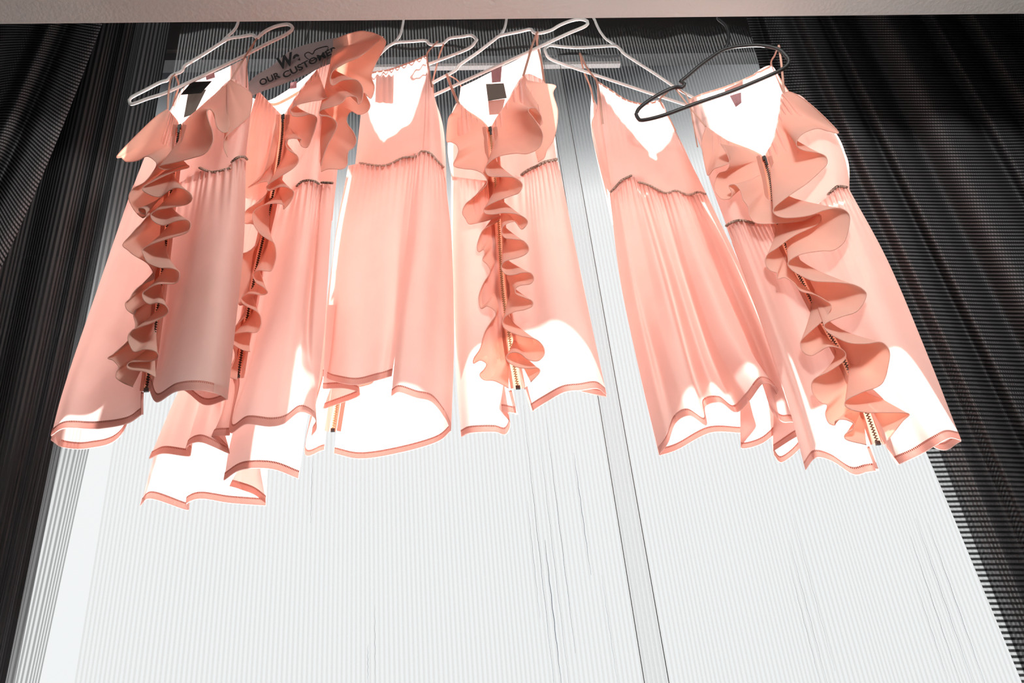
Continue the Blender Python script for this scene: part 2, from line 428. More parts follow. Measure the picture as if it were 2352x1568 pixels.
# rod and light-leak strip
def rod(name, label, cat, x0, x1, y, z, r, m):
    vs, fs = tube_verts([(x0 + (x1 - x0) * i / 12, y, z) for i in range(13)], r, 14)
    o = mesh_obj(name, vs, fs, m); o['label'] = label; o['category'] = cat; return o
rod('hanging_rod', 'dark metal rod hidden in the ceiling recess that carries the hangers', 'rod', -2.19, 2.79, 1.48, CAMZ + 2.075, 0.011, M['metal'])
o = box('leak_strip', -0.12, 0.60, 1.835, 1.85, CAMZ + 1.237 * 1.842 - 0.006, CAMZ + 1.237 * 1.842 + 0.005, M['leak'])  # white strip put in to draw the line of light leaking at the head
o['label'] = 'thin white horizontal track behind the sheer curtains, standing in for light leaking at the window head'; o['category'] = 'streak'

# ---------------------------------------------------------------- curtains
def curtain(name, pl, cols, m, label, group=None, nu=200, nv=80, folds=(), wr=0.0, cat='curtain'):
    root = thing(name, label, cat, (0, 0, 0), 'black ribbed drapes at the window sides' if name == 'ribbed_drape' else group)
    C = np.stack([crl([(p[0], p[1], p[2] if len(p) > 2 else 0.0) for p in c], nv) for c in cols], 1)
    G = np.stack([cr(C[i], nu) for i in range(nv)], 0)
    u = np.linspace(0, 1, nu)[None]; v = np.linspace(0, 1, nv)[:, None]
    for (n_, amp, ph, sl) in folds:
        s = 2 * PI * n_ * (u + 0.03 * np.sin(5 * u * PI + ph)) + ph + sl * v
        G[:, :, 2] += amp * (np.sin(s) + 0.25 * np.sin(2 * s + 1)) * (0.6 + 0.4 * v)
    V = np.array([[pl.P(*G[i, j]) for j in range(nu)] for i in range(nv)])
    return root, V

def finish_curtain(root, V, m, uscale=1.0, vflat=False, nm='curtain_panel'):
    nv, nu, _ = V.shape
    uv = grid_uv(V); uv[:, 0] *= uscale
    if vflat: uv[:, 1] = V[:, :, 2].ravel() * -1 + 5
    loc = V[-1].mean(0); root.location = tuple(loc)
    o = mesh_obj(nm, V.reshape(-1, 3), grid_faces(nv, nu), m, root, uv)
    return o

# sheers hanging across the window, two panels that meet right of the middle
def world_sheet(x0, x1, y, z0, z1, folds, nu=300, nv=40):
    V = np.zeros((nv, nu, 3))
    for i in range(nv):
        v = i / (nv - 1)
        for j in range(nu):
            u = j / (nu - 1); dy = 0
            for (n_, amp, ph) in folds: dy += amp * math.sin(2 * PI * n_ * (u + 0.02 * math.sin(9 * u + ph)) + ph + 0.4 * v)
            V[i, j] = (x0 + (x1 - x0) * u, y + dy, z1 + (z0 - z1) * v)
    return V
XM = 0.218 * 1.795
sheers = []
for (x0, x1, lab) in ((-0.60, XM + 0.026, 'sheer ribbed voile curtain behind the four dresses left of the window middle'),
                      (XM - 0.010, 1.16, 'sheer ribbed voile curtain behind the two right-hand dresses')):
    root = thing('sheer_curtain', lab, 'curtain', (0, 0, 0), 'sheer voile curtains across the window'); sheers.append(root)
    V = world_sheet(x0, x1, 1.778 if x0 < 0 else 1.812, 0.1, 2.95, ((5, 0.006, 1.0), (2, 0.005, 3.0)))
    o = finish_curtain(root, V, M['sheer'], vflat=True)
    j = -1 if x0 < 0 else 0
    vs, fs = tube_verts(V[:, j], 0.0008, 6); mesh_obj('edge_seam', vs, fs, M['grey_label'], o)

# pulled threads that show as thin streaks against the bright glass
M['thread'] = pbr('pulled_thread', (0.16, 0.24, 0.32), 0.8)
pT = Plane(0, 1.765, 0)
for (xb, y0, y1, rr) in ((1272, 930, 1568, .5), (1289, 1240, 1568, .9), (1306, 1000, 1568, .35), (1330, 960, 1500, .5), (1392, 1040, 1320, .7), (1418, 1320, 1568, .3), (1256, 1150, 1420, .35),
                         (862, 1390, 1568, .3), (845, 1480, 1568, .4), (1900, 1240, 1568, .35), (1925, 1180, 1540, .3), (1884, 1300, 1568, .3), (2235, 1190, 1568, .5), (2262, 1200, 1568, .5), (2206, 1230, 1568, .4), (2180, 1330, 1560, .3), (702, 1050, 1200, .4)):
    r_ = ray(xb, 1568.0); X_ = r_[0] / r_[1] * 1.765
    def zat(y):                                # height at which the upright thread reaches picture row y
        x = xb
        for _ in range(6):
            q_ = ray(x, y); x += (X_ / 1.765 - q_[0] / q_[1]) * F * 0.9
        return ray(x, y)[2] / ray(x, y)[1] * 1.765 + CAMZ
    za, zb = zat(y1), zat(y0)
    par = sheers[0] if X_ < XM else sheers[1]
    yy = 1.765 if X_ < XM else 1.798; X_ *= yy / 1.765; za = CAMZ + (za - CAMZ) * yy / 1.765; zb = CAMZ + (zb - CAMZ) * yy / 1.765
    vs, fs = tube_verts([(X_ + 0.0006 * math.sin(k * 1.7), yy, za + (zb - za) * k / 20) for k in range(21)], [rr * 0.0007 * (0.35 + 0.65 * math.sin(PI * min(1, max(0.05, k / 20)))) for k in range(21)], 6)
    mesh_obj('pulled_thread', vs, fs, M['thread'], par)

# gathered voile at the left edge of the window
pL = Plane(-0.7, 1.70, 0)
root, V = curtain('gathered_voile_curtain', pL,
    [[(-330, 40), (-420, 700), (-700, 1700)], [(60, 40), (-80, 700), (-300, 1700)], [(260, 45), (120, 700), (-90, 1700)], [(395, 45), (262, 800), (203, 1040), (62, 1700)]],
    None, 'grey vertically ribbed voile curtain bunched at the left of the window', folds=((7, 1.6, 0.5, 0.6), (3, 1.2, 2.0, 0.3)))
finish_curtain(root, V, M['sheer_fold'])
pL2 = Plane(-0.8, 1.755, 0)
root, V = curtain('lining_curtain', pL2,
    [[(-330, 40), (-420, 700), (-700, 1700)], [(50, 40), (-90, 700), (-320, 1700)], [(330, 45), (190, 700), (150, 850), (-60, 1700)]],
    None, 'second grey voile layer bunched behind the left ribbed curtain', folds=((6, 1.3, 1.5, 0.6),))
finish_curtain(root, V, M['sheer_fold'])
pD = Plane(-0.85, 1.58, 0)
root, V = curtain('ribbed_drape', pD,
    [[(-330, 30), (-450, 500), (-700, 1100)], [(-60, 30), (-190, 400), (-420, 1000)], [(110, 40), (0, 300), (-220, 800)], [(235, 55), (120, 350), (0, 620), (-180, 980)]],
    None, 'black horizontally ribbed drape hanging at the upper left corner', folds=((4.5, 3.6, 0.9, 0.5), (2, 1.5, 0.3, 1.0)))
finish_curtain(root, V, M['drape'])
pR = Plane(1.0, 1.66, 0)
root, V = curtain('ribbed_drape', pR,
    [[(1712, 30), (1790, 300), (1950, 640), (2128, 1040), (2365, 1610)], [(1800, 30), (1930, 350), (2180, 900), (2480, 1610)], [(1960, 30), (2120, 350), (2400, 900), (2780, 1610)],
     [(2150, 30), (2330, 350), (2640, 900), (3060, 1610)], [(2380, 30), (2600, 350), (2940, 900), (3400, 1610)]],
    None, 'black horizontally ribbed drape beside the rightmost dress, white window light through its lower edge', folds=((7, 4.2, 0.4, 0.8), (3, 2.2, 2.2, 1.2)), nu=360)
finish_curtain(root, V, M['drape'])

# ---------------------------------------------------------------- hangers
def hanger(name, pl, bar, hook, label, m, d=0.0, r=0.0036, group=None):
    root = thing(name, label, 'hanger', pl.P(*hook[-1], 0), 'plastic clothes hangers on the hidden rod')
    tube('hanger_frame', pl, bar, r, m, root, d=d, n=150, closed=True, k=10)
    hp = [pl.P(x, y, d) for x, y in hook]
    top = Vector(hp[-1]); pts = [Vector(p) for p in hp]
    # the hook goes on up into the recess and over the rod
    c = Vector((top.x + 0.012, 1.48, CAMZ + 2.075)); tx = Vector((1, 0, 0))
    yv = Vector((0, 1, 0)); R_ = 0.019
    for k in range(10):
        a = -0.9 + (PI + 1.0) * k / 9
        side = -1 if top.y < c.y else 1
        pts.append(c + Vector((0, 0, 1)) * (math.sin(a) * R_) + yv * (side * math.cos(a) * R_))
    q = cr([tuple(p) for p in pts], 70)
    vs, fs = tube_verts(q, r * 0.85, 10); mesh_obj('hanger_hook', vs, fs, m, root)
    return root

P1 = Plane(-0.40, 1.43, 25); P2 = Plane(-0.20, 1.50, 25); P3 = Plane(0.03, 1.53, 25)
P4 = Plane(0.20, 1.50, 25); P5 = Plane(0.52, 1.58, -12); P6 = Plane(0.80, 1.38, 18)

hanger('clothes_hanger', P1, [(297, 230), (302, 239), (340, 226), (383, 212), (444, 184), (546, 135), (610, 102), (655, 80), (672, 66), (662, 56), (635, 60), (612, 70), (600, 79), (590, 87), (580, 80), (555, 84), (528, 88), (510, 97), (470, 123), (426, 150), (420, 160), (413, 166), (395, 173), (385, 184), (368, 189), (335, 206), (304, 222)],
       [(510, 96), (522, 84), (538, 69), (546, 54), (551, 36)], 'white plastic hanger holding the leftmost dress', M['white_plastic'])
hanger('clothes_hanger', P3, [(1095, 91), (1078, 110), (1030, 130), (988, 146), (930, 170), (840, 206), (760, 236), (750, 228), (775, 215), (820, 185), (860, 138), (885, 112), (897, 103), (912, 97), (945, 95), (978, 93), (986, 101), (1003, 103), (1019, 99), (1032, 88), (1060, 84), (1083, 81)],
       [(897, 104), (909, 94), (920, 78), (926, 51), (928, 34)], 'white plastic hanger with the back-to-front dress in third place from the left', M['white_plastic'], d=-1.0)
hanger('clothes_hanger', P4, [(960, 234), (996, 219), (1080, 180), (1223, 115), (1300, 79), (1344, 60), (1349, 49), (1333, 44), (1310, 48), (1285, 58), (1266, 69), (1240, 76), (1226, 75), (1219, 67), (1195, 72), (1149, 82), (1134, 92), (1095, 122), (1057, 148), (1050, 158), (1039, 166), (1016, 178), (993, 191), (960, 214), (952, 226)],
       [(1134, 92), (1149, 80), (1159, 64), (1163, 46), (1164, 32)], 'white plastic hanger in the middle, holding the dress with the large black tag', M['white_plastic'])
hanger('clothes_hanger', P5, [(1251, 112), (1254, 122), (1264, 135), (1302, 150), (1404, 184), (1506, 218), (1578, 241), (1620, 254), (1634, 252), (1625, 240), (1588, 221), (1557, 204), (1506, 170), (1438, 126), (1424, 112), (1411, 105), (1370, 107), (1329, 109), (1290, 107), (1262, 104)],
       [(1430, 117), (1411, 102), (1393, 90), (1384, 80), (1375, 66), (1367, 48), (1364, 34)], 'white plastic hanger sloping down to the right under the black one', M['white_plastic'])
hanger('clothes_hanger', P6, [(1461, 262), (1465, 271), (1476, 276), (1523, 265), (1600, 237), (1676, 211), (1740, 185), (1787, 164), (1806, 152), (1812, 140), (1804, 127), (1786, 112), (1744, 104), (1700, 106), (1676, 110), (1652, 119), (1608, 150), (1575, 178), (1563, 188), (1572, 192), (1568, 200), (1553, 200), (1540, 204), (1515, 216), (1489, 232), (1468, 249)],
       [(1663, 114), (1671, 100), (1673, 78), (1666, 58), (1650, 44), (1645, 30)], 'black plastic hanger holding the rightmost dress', M['black_plastic'], d=1.2, r=0.0041)
# paper covered hanger
hp = thing('paper_covered_hanger', 'dry-cleaner hanger with a mauve grey paper cover and black lettering', 'hanger', P2.P(760, 60))
cc = []
top_ = [(566, 194), (590, 172), (622, 153), (650, 129), (673, 113), (700, 103), (724, 97), (763, 88), (800, 84)]
bot_ = [(572, 224), (597, 212), (622, 203), (648, 194), (680, 181), (714, 166), (740, 154), (770, 142), (805, 127)]
sheet('paper_cover', P2, [[(a[0], a[1], 0.2), ((a[0] + b[0]) / 2, (a[1] + b[1]) / 2, 1.0), (b[0], b[1], 1.3)] for a, b in zip(top_, bot_)], M['card'], hp, nu=60, nv=20, wr=0.1)
sheet('paper_cover', P2, [[(a[0], a[1], 0.2), ((a[0] + b[0]) / 2, (a[1] + b[1]) / 2, -1.0), (b[0], b[1] - 2, -1.3)] for a, b in zip(top_, bot_)], M['card'], hp, nu=60, nv=20, wr=0.1)
q = cr([P2.P(700, 108, 0), P2.P(705, 85, 0), P2.P(712, 50, 0), P2.P(712, 34, 0), (P2.P(712, 34, 0)[0], 1.462, CAMZ + 2.07), (P2.P(712, 34, 0)[0], 1.48, CAMZ + 2.095), (P2.P(712, 34, 0)[0], 1.50, CAMZ + 2.07)], 50)
vs, fs = tube_verts(q, 0.0014, 8); mesh_obj('hanger_hook', vs, fs, M['metal'], hp)
def lettering(txt, p0, p1, height_px, pl, parent, d, shear=0.0, bold=0.0):
    cu = bpy.data.curves.new('lettering', 'FONT'); cu.body = txt; cu.size = 1.0; cu.offset = bold; cu.extrude = 0.0; cu.shear = shear
    ob = bpy.data.objects.new('tmp', cu); S.collection.objects.link(ob)
    bpy.context.view_layer.update()
    me = bpy.data.meshes.new_from_object(ob.evaluated_get(bpy.context.evaluated_depsgraph_get()))
    vs_ = np.array([v.co[:] for v in me.vertices]); fs_ = [tuple(p.vertices) for p in me.polygons]
    bpy.data.objects.remove(ob); bpy.data.curves.remove(cu)
    w_ = vs_[:, 0].max() - vs_[:, 0].min(); x = (vs_[:, 0] - vs_[:, 0].min()) / w_; y = vs_[:, 1] / 0.72
    dx, dy = p1[0] - p0[0], p1[1] - p0[1]; L = math.hypot(dx, dy); nx, ny = dy / L, -dx / L
    out_ = [pl.P(p0[0] + dx * a + nx * b * height_px, p0[1] + dy * a + ny * b * height_px, d) for a, b in zip(x, y)]
    mesh_obj('lettering', out_, fs_, M['ink'], parent, smooth=False)
lettering('OUR', (599, 197), (645, 177), 14, P2, hp, 1.75, bold=0.03)
lettering('CUSTOMERS', (653, 180), (788, 112), 14, P2, hp, 1.75, bold=0.03)
lettering('We', (644, 159), (692, 139), 27, P2, hp, 1.6, shear=0.2, bold=0.04)
# the heart drawn in one sweep after the word
tube('lettering', P2, [(716, 140), (704, 133), (700, 125), (708, 120), (718, 124), (724, 115), (738, 109), (753, 107), (750, 117), (736, 128), (716, 140)], 0.0012, M['ink'], hp, d=1.55, n=60, flat=0.5)

# ---------------------------------------------------------------- dresses
G = 'peach ruffled dresses on hangers'
def waist(pl, pts, parent, r=0.0022, d=3.0):
    q = crl([(p[0], p[1], p[2] if len(p) > 2 else d) for p in pts], 90)
    q[:, 1] += 0.8 * np.sin(np.arange(90) * 1.9) ; q[:, 2] += 0.15 * np.sin(np.arange(90) * 2.7)
    vs, fs = tube_verts([pl.P(*x) for x in q], r, 8); mesh_obj('waist_seam', vs, fs, M['seam'], parent)
def strap(pl, pts, parent, r=0.0021, d=0.5):
    tube('strap', pl, pts, r, M['strap'], parent, d=d, n=30, flat=0.5, k=8)
def label_patch(pl, quad, m, parent, d, name='label'):
    a, b, c, e = quad
    sheet(name, pl, [[a, e], [((a[0] + b[0]) / 2, (a[1] + b[1]) / 2), ((e[0] + c[0]) / 2, (e[1] + c[1]) / 2)], [b, c]], m, parent, d=d, nu=12, nv=12, wr=0.15)

# ---- dress 1, leftmost
D = thing('ruffled_dress', 'leftmost peach dress, zip front with thick cascading ruffles, nearest the left drape', 'dress', P1.P(420, 560), G)
sheet('bodice_back', P1, [[(398, 240), (350, 330), (305, 425)], [(420, 203), (400, 330), (380, 425)], [(460, 182), (455, 300), (450, 410)], [(515, 158), (515, 300), (510, 400)], [(566, 132), (572, 250), (566, 380)]], M['pink'], D, d=-4.5, gather=(12, 0.6))
sheet('bodice_front', P1, [[(384, 249, 1.2), (345, 330, 1), (305, 425, 1)], [(396, 262, 1.2), (375, 340, 2.2), (345, 425, 2)], [(411, 284, 1.2), (405, 350, 1.2), (398, 420, 1.2)]], M['pink'], D, gather=(7, 0.5))
sheet('bodice_front', P1, [[(417, 284, 1.2), (408, 350, 1.2), (400, 420, 1.2)], [(470, 240, 1.0), (462, 330, 2.4), (455, 405, 2.4)], [(531, 182, 0.6), (515, 300, 3.2), (500, 391, 3.0)], [(562, 205, -1), (556, 300, 2.0), (545, 367, 2)], [(576, 218, -4), (574, 280, -3), (562, 362, -2)]], M['pink'], D, gather=(14, 0.7))
sheet('skirt_back_panel', P1, [[(306, 425, -2), (232, 640, -5), (150, 880, -6), (118, 1012, -7)], [(330, 425, -5), (260, 640, -8), (180, 880, -9), (146, 1028, -10)], [(350, 425, -5), (300, 640, -9), (225, 890, -10), (205, 1030, -11)], [(380, 425, -5), (340, 640, -8), (292, 880, -9), (276, 1003, -9)], [(410, 425, -5), (375, 650, -7), (345, 860, -7), (330, 890, -7)],
    [(450, 415, -5), (430, 650, -8), (420, 830, -8), (414, 893, -8)], [(500, 405, -5), (490, 650, -9), (478, 850, -9), (470, 930, -9)], [(562, 385, -4), (548, 640, -5), (530, 840, -5), (523, 917, -4)]], M['pink'], D, hem=1.4, pleat=(4, 0.6), gather=(20, 0.5))
sheet('skirt_front_panel', P1, [[(304, 430, -2), (232, 640, -4), (150, 880, -5), (117, 1002, -6)], [(318, 430, 1), (262, 640, 1), (180, 860, 1), (150, 984, 0)], [(345, 430, 1.5), (300, 640, 1), (240, 870, 0), (220, 986, -1)], [(372, 430, 1.5), (342, 640, 0.5), (303, 860, 0), (290, 974, 0)], [(393, 430, 1.2), (368, 640, 0.6), (330, 880, 0.6), (325, 953, 0.6)]], M['pink'], D, hem=1.4, pleat=(2, 0.5), gather=(9, 0.5))
sheet('skirt_front_panel', P1, [[(393, 420, 1.1), (376, 600, 1.1), (354, 800, 1.1), (332, 885, 1.1)], [(412, 420, 1.6), (396, 600, 1.8), (372, 800, 1.9), (342, 892, 1.8)], [(458, 394, 2.2), (424, 600, 4), (386, 790, 4.5), (360, 924, 4)], [(480, 393, 3.5), (450, 600, 7), (420, 790, 7.8), (404, 900, 8)], [(510, 392, 3.4), (494, 600, 8), (470, 790, 8.6), (454, 896, 8.5)], [(545, 366, 3.0), (532, 600, 5.5), (512, 790, 6), (500, 905, 5.6)], [(565, 372, -1), (560, 560, -2), (541, 750, -3), (523, 918, -3)]], M['pink'], D, hem=1.6, pleat=(1.6, 0.35), gather=(12, 0.8))
waist(P1, [(458, 385, 3), (475, 392, 3.6), (490, 395, 3.8), (510, 391, 3.8), (529, 386, 3.6)], D, d=3.8)
waist(P1, [(532, 372, 3.4), (545, 362, 3.2), (560, 360, 1.0), (568, 366, -2)], D)
Z1 = [(413, 286), (404, 350), (392, 450), (380, 560), (366, 680), (350, 800), (336, 898)]
zipper(P1, Z1, D, d=1.4, w=15, metal='dark_teeth')
strip('placket', P1, [(x - 11, y) for x, y in Z1], 9, M['placket'], D, d=1.7)
strip('placket', P1, [(x + 11, y) for x, y in Z1], 9, M['placket'], D, d=1.7)
strip('slit_facing', P1, [(327, 900), (326, 925), (326, 952)], 7, M['hem'], D, d=0.8, n=12)
strap(P1, [(402, 170, 0.3), (392, 182, 0.6), (387, 215, 1.0), (385, 250, 1.2)], D)
strap(P1, [(402, 170, -0.3), (410, 195, -2), (402, 225, -4), (397, 243, -4.5)], D)
strap(P1, [(590, 88, 0.3), (566, 125, 0.6), (545, 160, 0.8), (531, 184, 0.8)], D)
strap(P1, [(590, 88, -0.3), (578, 112, -2), (567, 150, -4), (566, 200, -4.5)], D)
label_patch(P1, [(440, 188), (487, 186), (462, 214), (414, 218)], M['black_label'], D, -1.5)
label_patch(P1, [(432, 214), (474, 205), (446, 262), (422, 270)], M['grey_label'], D, -3.4)
label_patch(P1, [(472, 172), (492, 166), (494, 178), (474, 184)], M['mauve_label'], D, -3.6)
ruffle(P1, [(385, 250, 1.6), (350, 275, 2.5), (272, 354, 3), (280, 362, 2.5), (291, 371, 3), (317, 368, 4.5), (337, 359, 5.5), (352, 366, 5.5), (360, 377, 5), (352, 394), (332, 418), (306, 433), (296, 451), (301, 470), (314, 489), (328, 500), (336, 492, 5), (333, 480, 5), (320, 478, 5), (322, 488, 4.6), (337, 496, 4.6), (326, 512), (314, 524), (300, 540), (282, 562), (294, 574), (308, 586), (338, 604, 3), (352, 625, 3), (353, 640), (336, 648), (320, 658), (306, 672), (299, 685), (288, 697), (293, 712), (308, 721), (313, 710), (307, 724), (312, 745), (306, 765), (292, 785), (262, 812), (248, 822), (258, 826), (267, 834), (273, 844), (267, 856), (268, 868), (284, 879), (305, 888)],
       [(384, 249), (412, 288), (400, 350), (386, 450), (374, 560), (360, 680), (344, 800), (330, 898)], D, d_edge=4.0, start=(7, 252))
ruffle(P1, [(531, 184, 1.5), (566, 205, 0.5), (579, 222, 0), (574, 262, 1), (560, 278, 2), (546, 290, 4), (530, 303, 5), (518, 315, 5.5), (514, 338, 5), (523, 360, 4.5)],
       [(531, 183), (522, 191), (500, 212), (470, 240)], D, d_in=1.6, drop=120, start=(10, 184))
ruffle(P1, [(528, 292, 4.5), (521, 303, 5.5), (510, 303, 6), (500, 294, 6), (495, 280, 6), (493, 262, 6), (483, 251, 6.4), (475, 257, 6.8), (479, 277, 7), (488, 303, 7), (488, 328, 7), (471, 352, 6.6), (444, 362, 6), (406, 372, 5), (366, 381, 5.0), (376, 389, 4.5), (398, 387, 4), (428, 379, 3.5), (432, 385, 3.5), (400, 394, 4), (352, 416, 5), (327, 433, 5.4), (345, 447), (367, 452, 5.6), (382, 442, 6), (400, 432, 6.5), (419, 433, 6.8), (436, 443, 6.6), (441, 456, 6.2), (429, 469), (393, 476), (362, 482), (347, 492), (352, 507), (375, 517, 5.6), (406, 507, 6), (431, 505, 6), (438, 518, 5.6), (427, 535, 5.4), (379, 550), (345, 562), (328, 573), (330, 586), (340, 603), (366, 614, 6), (395, 616, 6), (412, 626, 5.6), (404, 650, 5), (366, 652), (345, 660), (328, 673), (331, 689), (345, 698), (363, 695, 5.8), (381, 702, 6), (385, 719), (353, 739), (318, 752), (302, 760), (294, 776), (302, 800), (312, 808), (333, 802, 6), (358, 807, 6.2), (362, 821), (343, 829), (302, 831), (292, 840), (299, 848), (333, 853), (358, 866)],
       [(531, 184), (500, 210), (460, 245), (420, 286), (408, 350), (396, 450), (385, 560), (371, 680), (355, 800), (341, 898)], D, d_edge=5.4, start=(17, 190), drop=44)

# ---- dress 2, under the paper hanger
D = thing('ruffled_dress', 'second peach dress from the left, on the paper hanger, with a tall shoulder ruffle', 'dress', P2.P(640, 520), G)
sheet('bodice_back', P2, [[(572, 222), (570, 330), (572, 450)], [(610, 232), (600, 330), (600, 450)], [(652, 212), (650, 320), (650, 445)], [(714, 168), (715, 320), (715, 430)], [(790, 120), (785, 280), (765, 430)]], M['pink'], D, d=-5, gather=(12, 0.6))
strip('neck_facing', P2, [(610, 236), (630, 240), (655, 230), (690, 210)], 6, M['tape'], D, d=-4.4)
label_patch(P2, [(667, 190), (682, 186), (681, 202), (666, 204)], M['mauve_label'], D, -4.2)
sheet('bodice_front', P2, [[(592, 206, 0.5), (568, 300, 0.5), (560, 445, -1)], [(612, 228, 1.2), (596, 340, 2.6), (586, 450, 2)], [(646, 263, 1.2), (634, 350, 1.4), (622, 450, 1.2)]], M['pink'], D, gather=(7, 0.3))
sheet('bodice_lining', P2, [[(592, 206, -0.6), (568, 300, -0.8), (560, 445, -2)], [(612, 228, 0.2), (596, 340, 1.0), (586, 450, 0.8)], [(646, 263, 0.6), (634, 350, 0.6), (622, 450, 0.6)]], M['ruffle'], D, nu=30)
sheet('bodice_front', P2, [[(653, 263, 1.2), (640, 350, 1.4), (630, 450, 1.4)], [(690, 205, 1.2), (672, 330, 2.0), (662, 440, 2.0)], [(735, 150, 1), (712, 290, 3), (690, 420, 3)], [(762, 110, 0), (742, 290, 2.5), (725, 417, 3)], [(790, 110, -4), (775, 290, -2), (762, 422, -2)]], M['pink'], D, gather=(14, 0.7))
sheet('skirt_back_panel', P2, [[(565, 450, -2), (470, 760, -5), (370, 1000, -7), (322, 1163, -9)], [(585, 455, -5), (490, 760, -8), (392, 1000, -9), (348, 1146, -10)], [(600, 455, -6), (520, 760, -9), (440, 1010, -10), (430, 1172, -11)], [(610, 455, -6), (540, 760, -8), (450, 1010, -8), (428, 1158, -8)], [(628, 455, -6), (560, 760, -9), (480, 1010, -9), (462, 1146, -8.6)], [(650, 455, -6), (600, 760, -9), (550, 1010, -10), (530, 1156, -10)], [(665, 450, -6), (630, 760, -10), (600, 1010, -11), (612, 1162, -12)]], M['pink'], D, hem=1.5, pleat=(3, 0.3), gather=(14, 0.5))
sheet('skirt_back_panel', P2, [[(650, 450, -3), (600, 760, -3), (535, 990, -3), (514, 1104, -3.5)], [(672, 445, -3), (630, 760, -2), (576, 990, -1), (556, 1079, -1)], [(700, 440, -4), (665, 760, -3), (640, 990, -2), (625, 1078, -2)], [(764, 438, -5), (748, 640, -5), (722, 850, -5), (702, 985, -4), (686, 1100, -4.5)]], M['pink'], D, hem=1.5, gather=(9, 0.5))
sheet('skirt_back_panel', P2, [[(655, 450, -9), (610, 760, -10), (560, 1030, -10), (528, 1118, -10)], [(690, 450, -9), (640, 760, -10), (590, 1030, -10), (580, 1134, -11)], [(710, 450, -9), (660, 760, -10), (620, 1030, -10), (611, 1156, -12)]], M['pink'], D, hem=1.4, nu=30)
sheet('skirt_front_panel', P2, [[(562, 450, -1), (480, 740, -3), (395, 930, -4), (343, 1054, -5)], [(575, 455, 1.6), (495, 740, 1), (415, 930, 0), (375, 1042, 0)], [(592, 455, 1.6), (520, 740, 0), (455, 930, -1.5), (436, 1048, -2)], [(600, 455, 1.6), (530, 740, 1), (460, 930, 0), (428, 1028, 0)], [(608, 455, 1.6), (545, 740, 2), (485, 930, 2), (462, 1016, 2)], [(618, 455, 1.5), (570, 740, 1), (510, 930, 0), (528, 1042, -1)], [(622, 455, 1.5), (572, 740, 1), (516, 930, 1), (485, 1006, 1)], [(630, 455, 1.5), (586, 740, 1.5), (545, 880, 1.5), (528, 1000, 1.5)]], M['pink'], D, hem=1.5, nu=110, gather=(9, 0.4))
sheet('skirt_front_panel', P2, [[(622, 455, 1.1), (584, 680, 1.1), (556, 800, 1.1), (536, 872, 1.1)], [(644, 455, 1.6), (606, 680, 1.8), (572, 840, 1.8), (540, 900, 1.8)], [(681, 428, 2.6), (636, 600, 3.5), (576, 840, 3.5), (528, 992, 3)], [(692, 420, 3.5), (655, 640, 7), (600, 840, 8), (566, 975, 8)], [(708, 416, 3.8), (680, 640, 7.6), (650, 840, 8), (620, 980, 7.6)], [(724, 417, 3.4), (700, 640, 6), (676, 840, 6.6), (655, 972, 6.8)], [(736, 424, 2.4), (715, 600, 3), (693, 790, 6), (690, 948, 7.4)], [(740, 422, 1.6), (722, 600, 2), (706, 790, 4), (722, 960, 5)], [(742, 420, 2.2), (729, 600, 3.6), (720, 790, 4), (728, 985, 1)], [(764, 423, 1.6), (758, 560, 2.5), (742, 790, 2), (716, 1003, -1)]], M['pink'], D, hem=1.6, nu=120, gather=(12, 0.7))
waist(P2, [(681, 427), (692, 418), (706, 414), (722, 416), (733, 422)], D, d=4.0)
waist(P2, [(738, 419), (748, 419), (764, 420)], D, d=3.2)
Z2 = [(650, 263), (646, 330), (630, 430), (606, 540), (588, 620), (566, 740), (546, 868)]
zipper(P2, Z2, D, d=1.5, w=15, metal='dark_teeth')
strip('placket', P2, [(x - 11, y) for x, y in Z2], 8, M['placket'], D, d=1.8)
strip('placket', P2, [(x + 11, y) for x, y in Z2], 8, M['placket'], D, d=1.8)
strap(P2, [(792, 96, 1.6), (778, 100, 1.6), (764, 112, 1.4)], D)
ruffle(P2, [(765, 92, 2), (795, 80, 3), (825, 72, 4), (850, 74, 5), (872, 82, 5.5), (886, 96, 5), (878, 118, 4), (862, 148, 3.5), (853, 175, 3), (860, 200, 2.5), (852, 226, 3), (838, 214, 3.5), (850, 240, 3), (843, 256, 2.5), (825, 263, 2.5), (808, 256, 3), (798, 266, 3), (797, 282, 3), (812, 304, 3.5), (818, 322, 3.5), (812, 338, 3), (801, 346, 3), (798, 360, 3), (797, 378, 3), (785, 388, 3.2), (755, 388, 3.5), (738, 394, 3.5)],
       [(765, 110), (758, 160), (748, 220), (735, 290), (722, 380)], D, d_in=1.6, start=(9, 112), drop=40)
ruffle(P2, [(880, 84, 5), (831, 127, 6.4), (795, 144, 6.8), (766, 162, 7), (758, 183, 7), (764, 196, 6.6), (782, 186, 6), (800, 183, 6), (821, 185, 6), (833, 203, 6), (832, 229, 5.6), (823, 239, 5.6), (820, 225, 6), (808, 221, 6), (795, 223, 6.4), (785, 236, 6.6), (757, 247, 7), (735, 254, 7), (735, 265, 7), (752, 267, 6.4), (768, 275, 6), (773, 292, 5.6), (755, 328, 5), (744, 355, 4.6), (737, 380, 4.2)],
       [(764, 112), (757, 150), (746, 200), (735, 260), (728, 330)], D, d_in=2.2, start=(9, 113), drop=44)
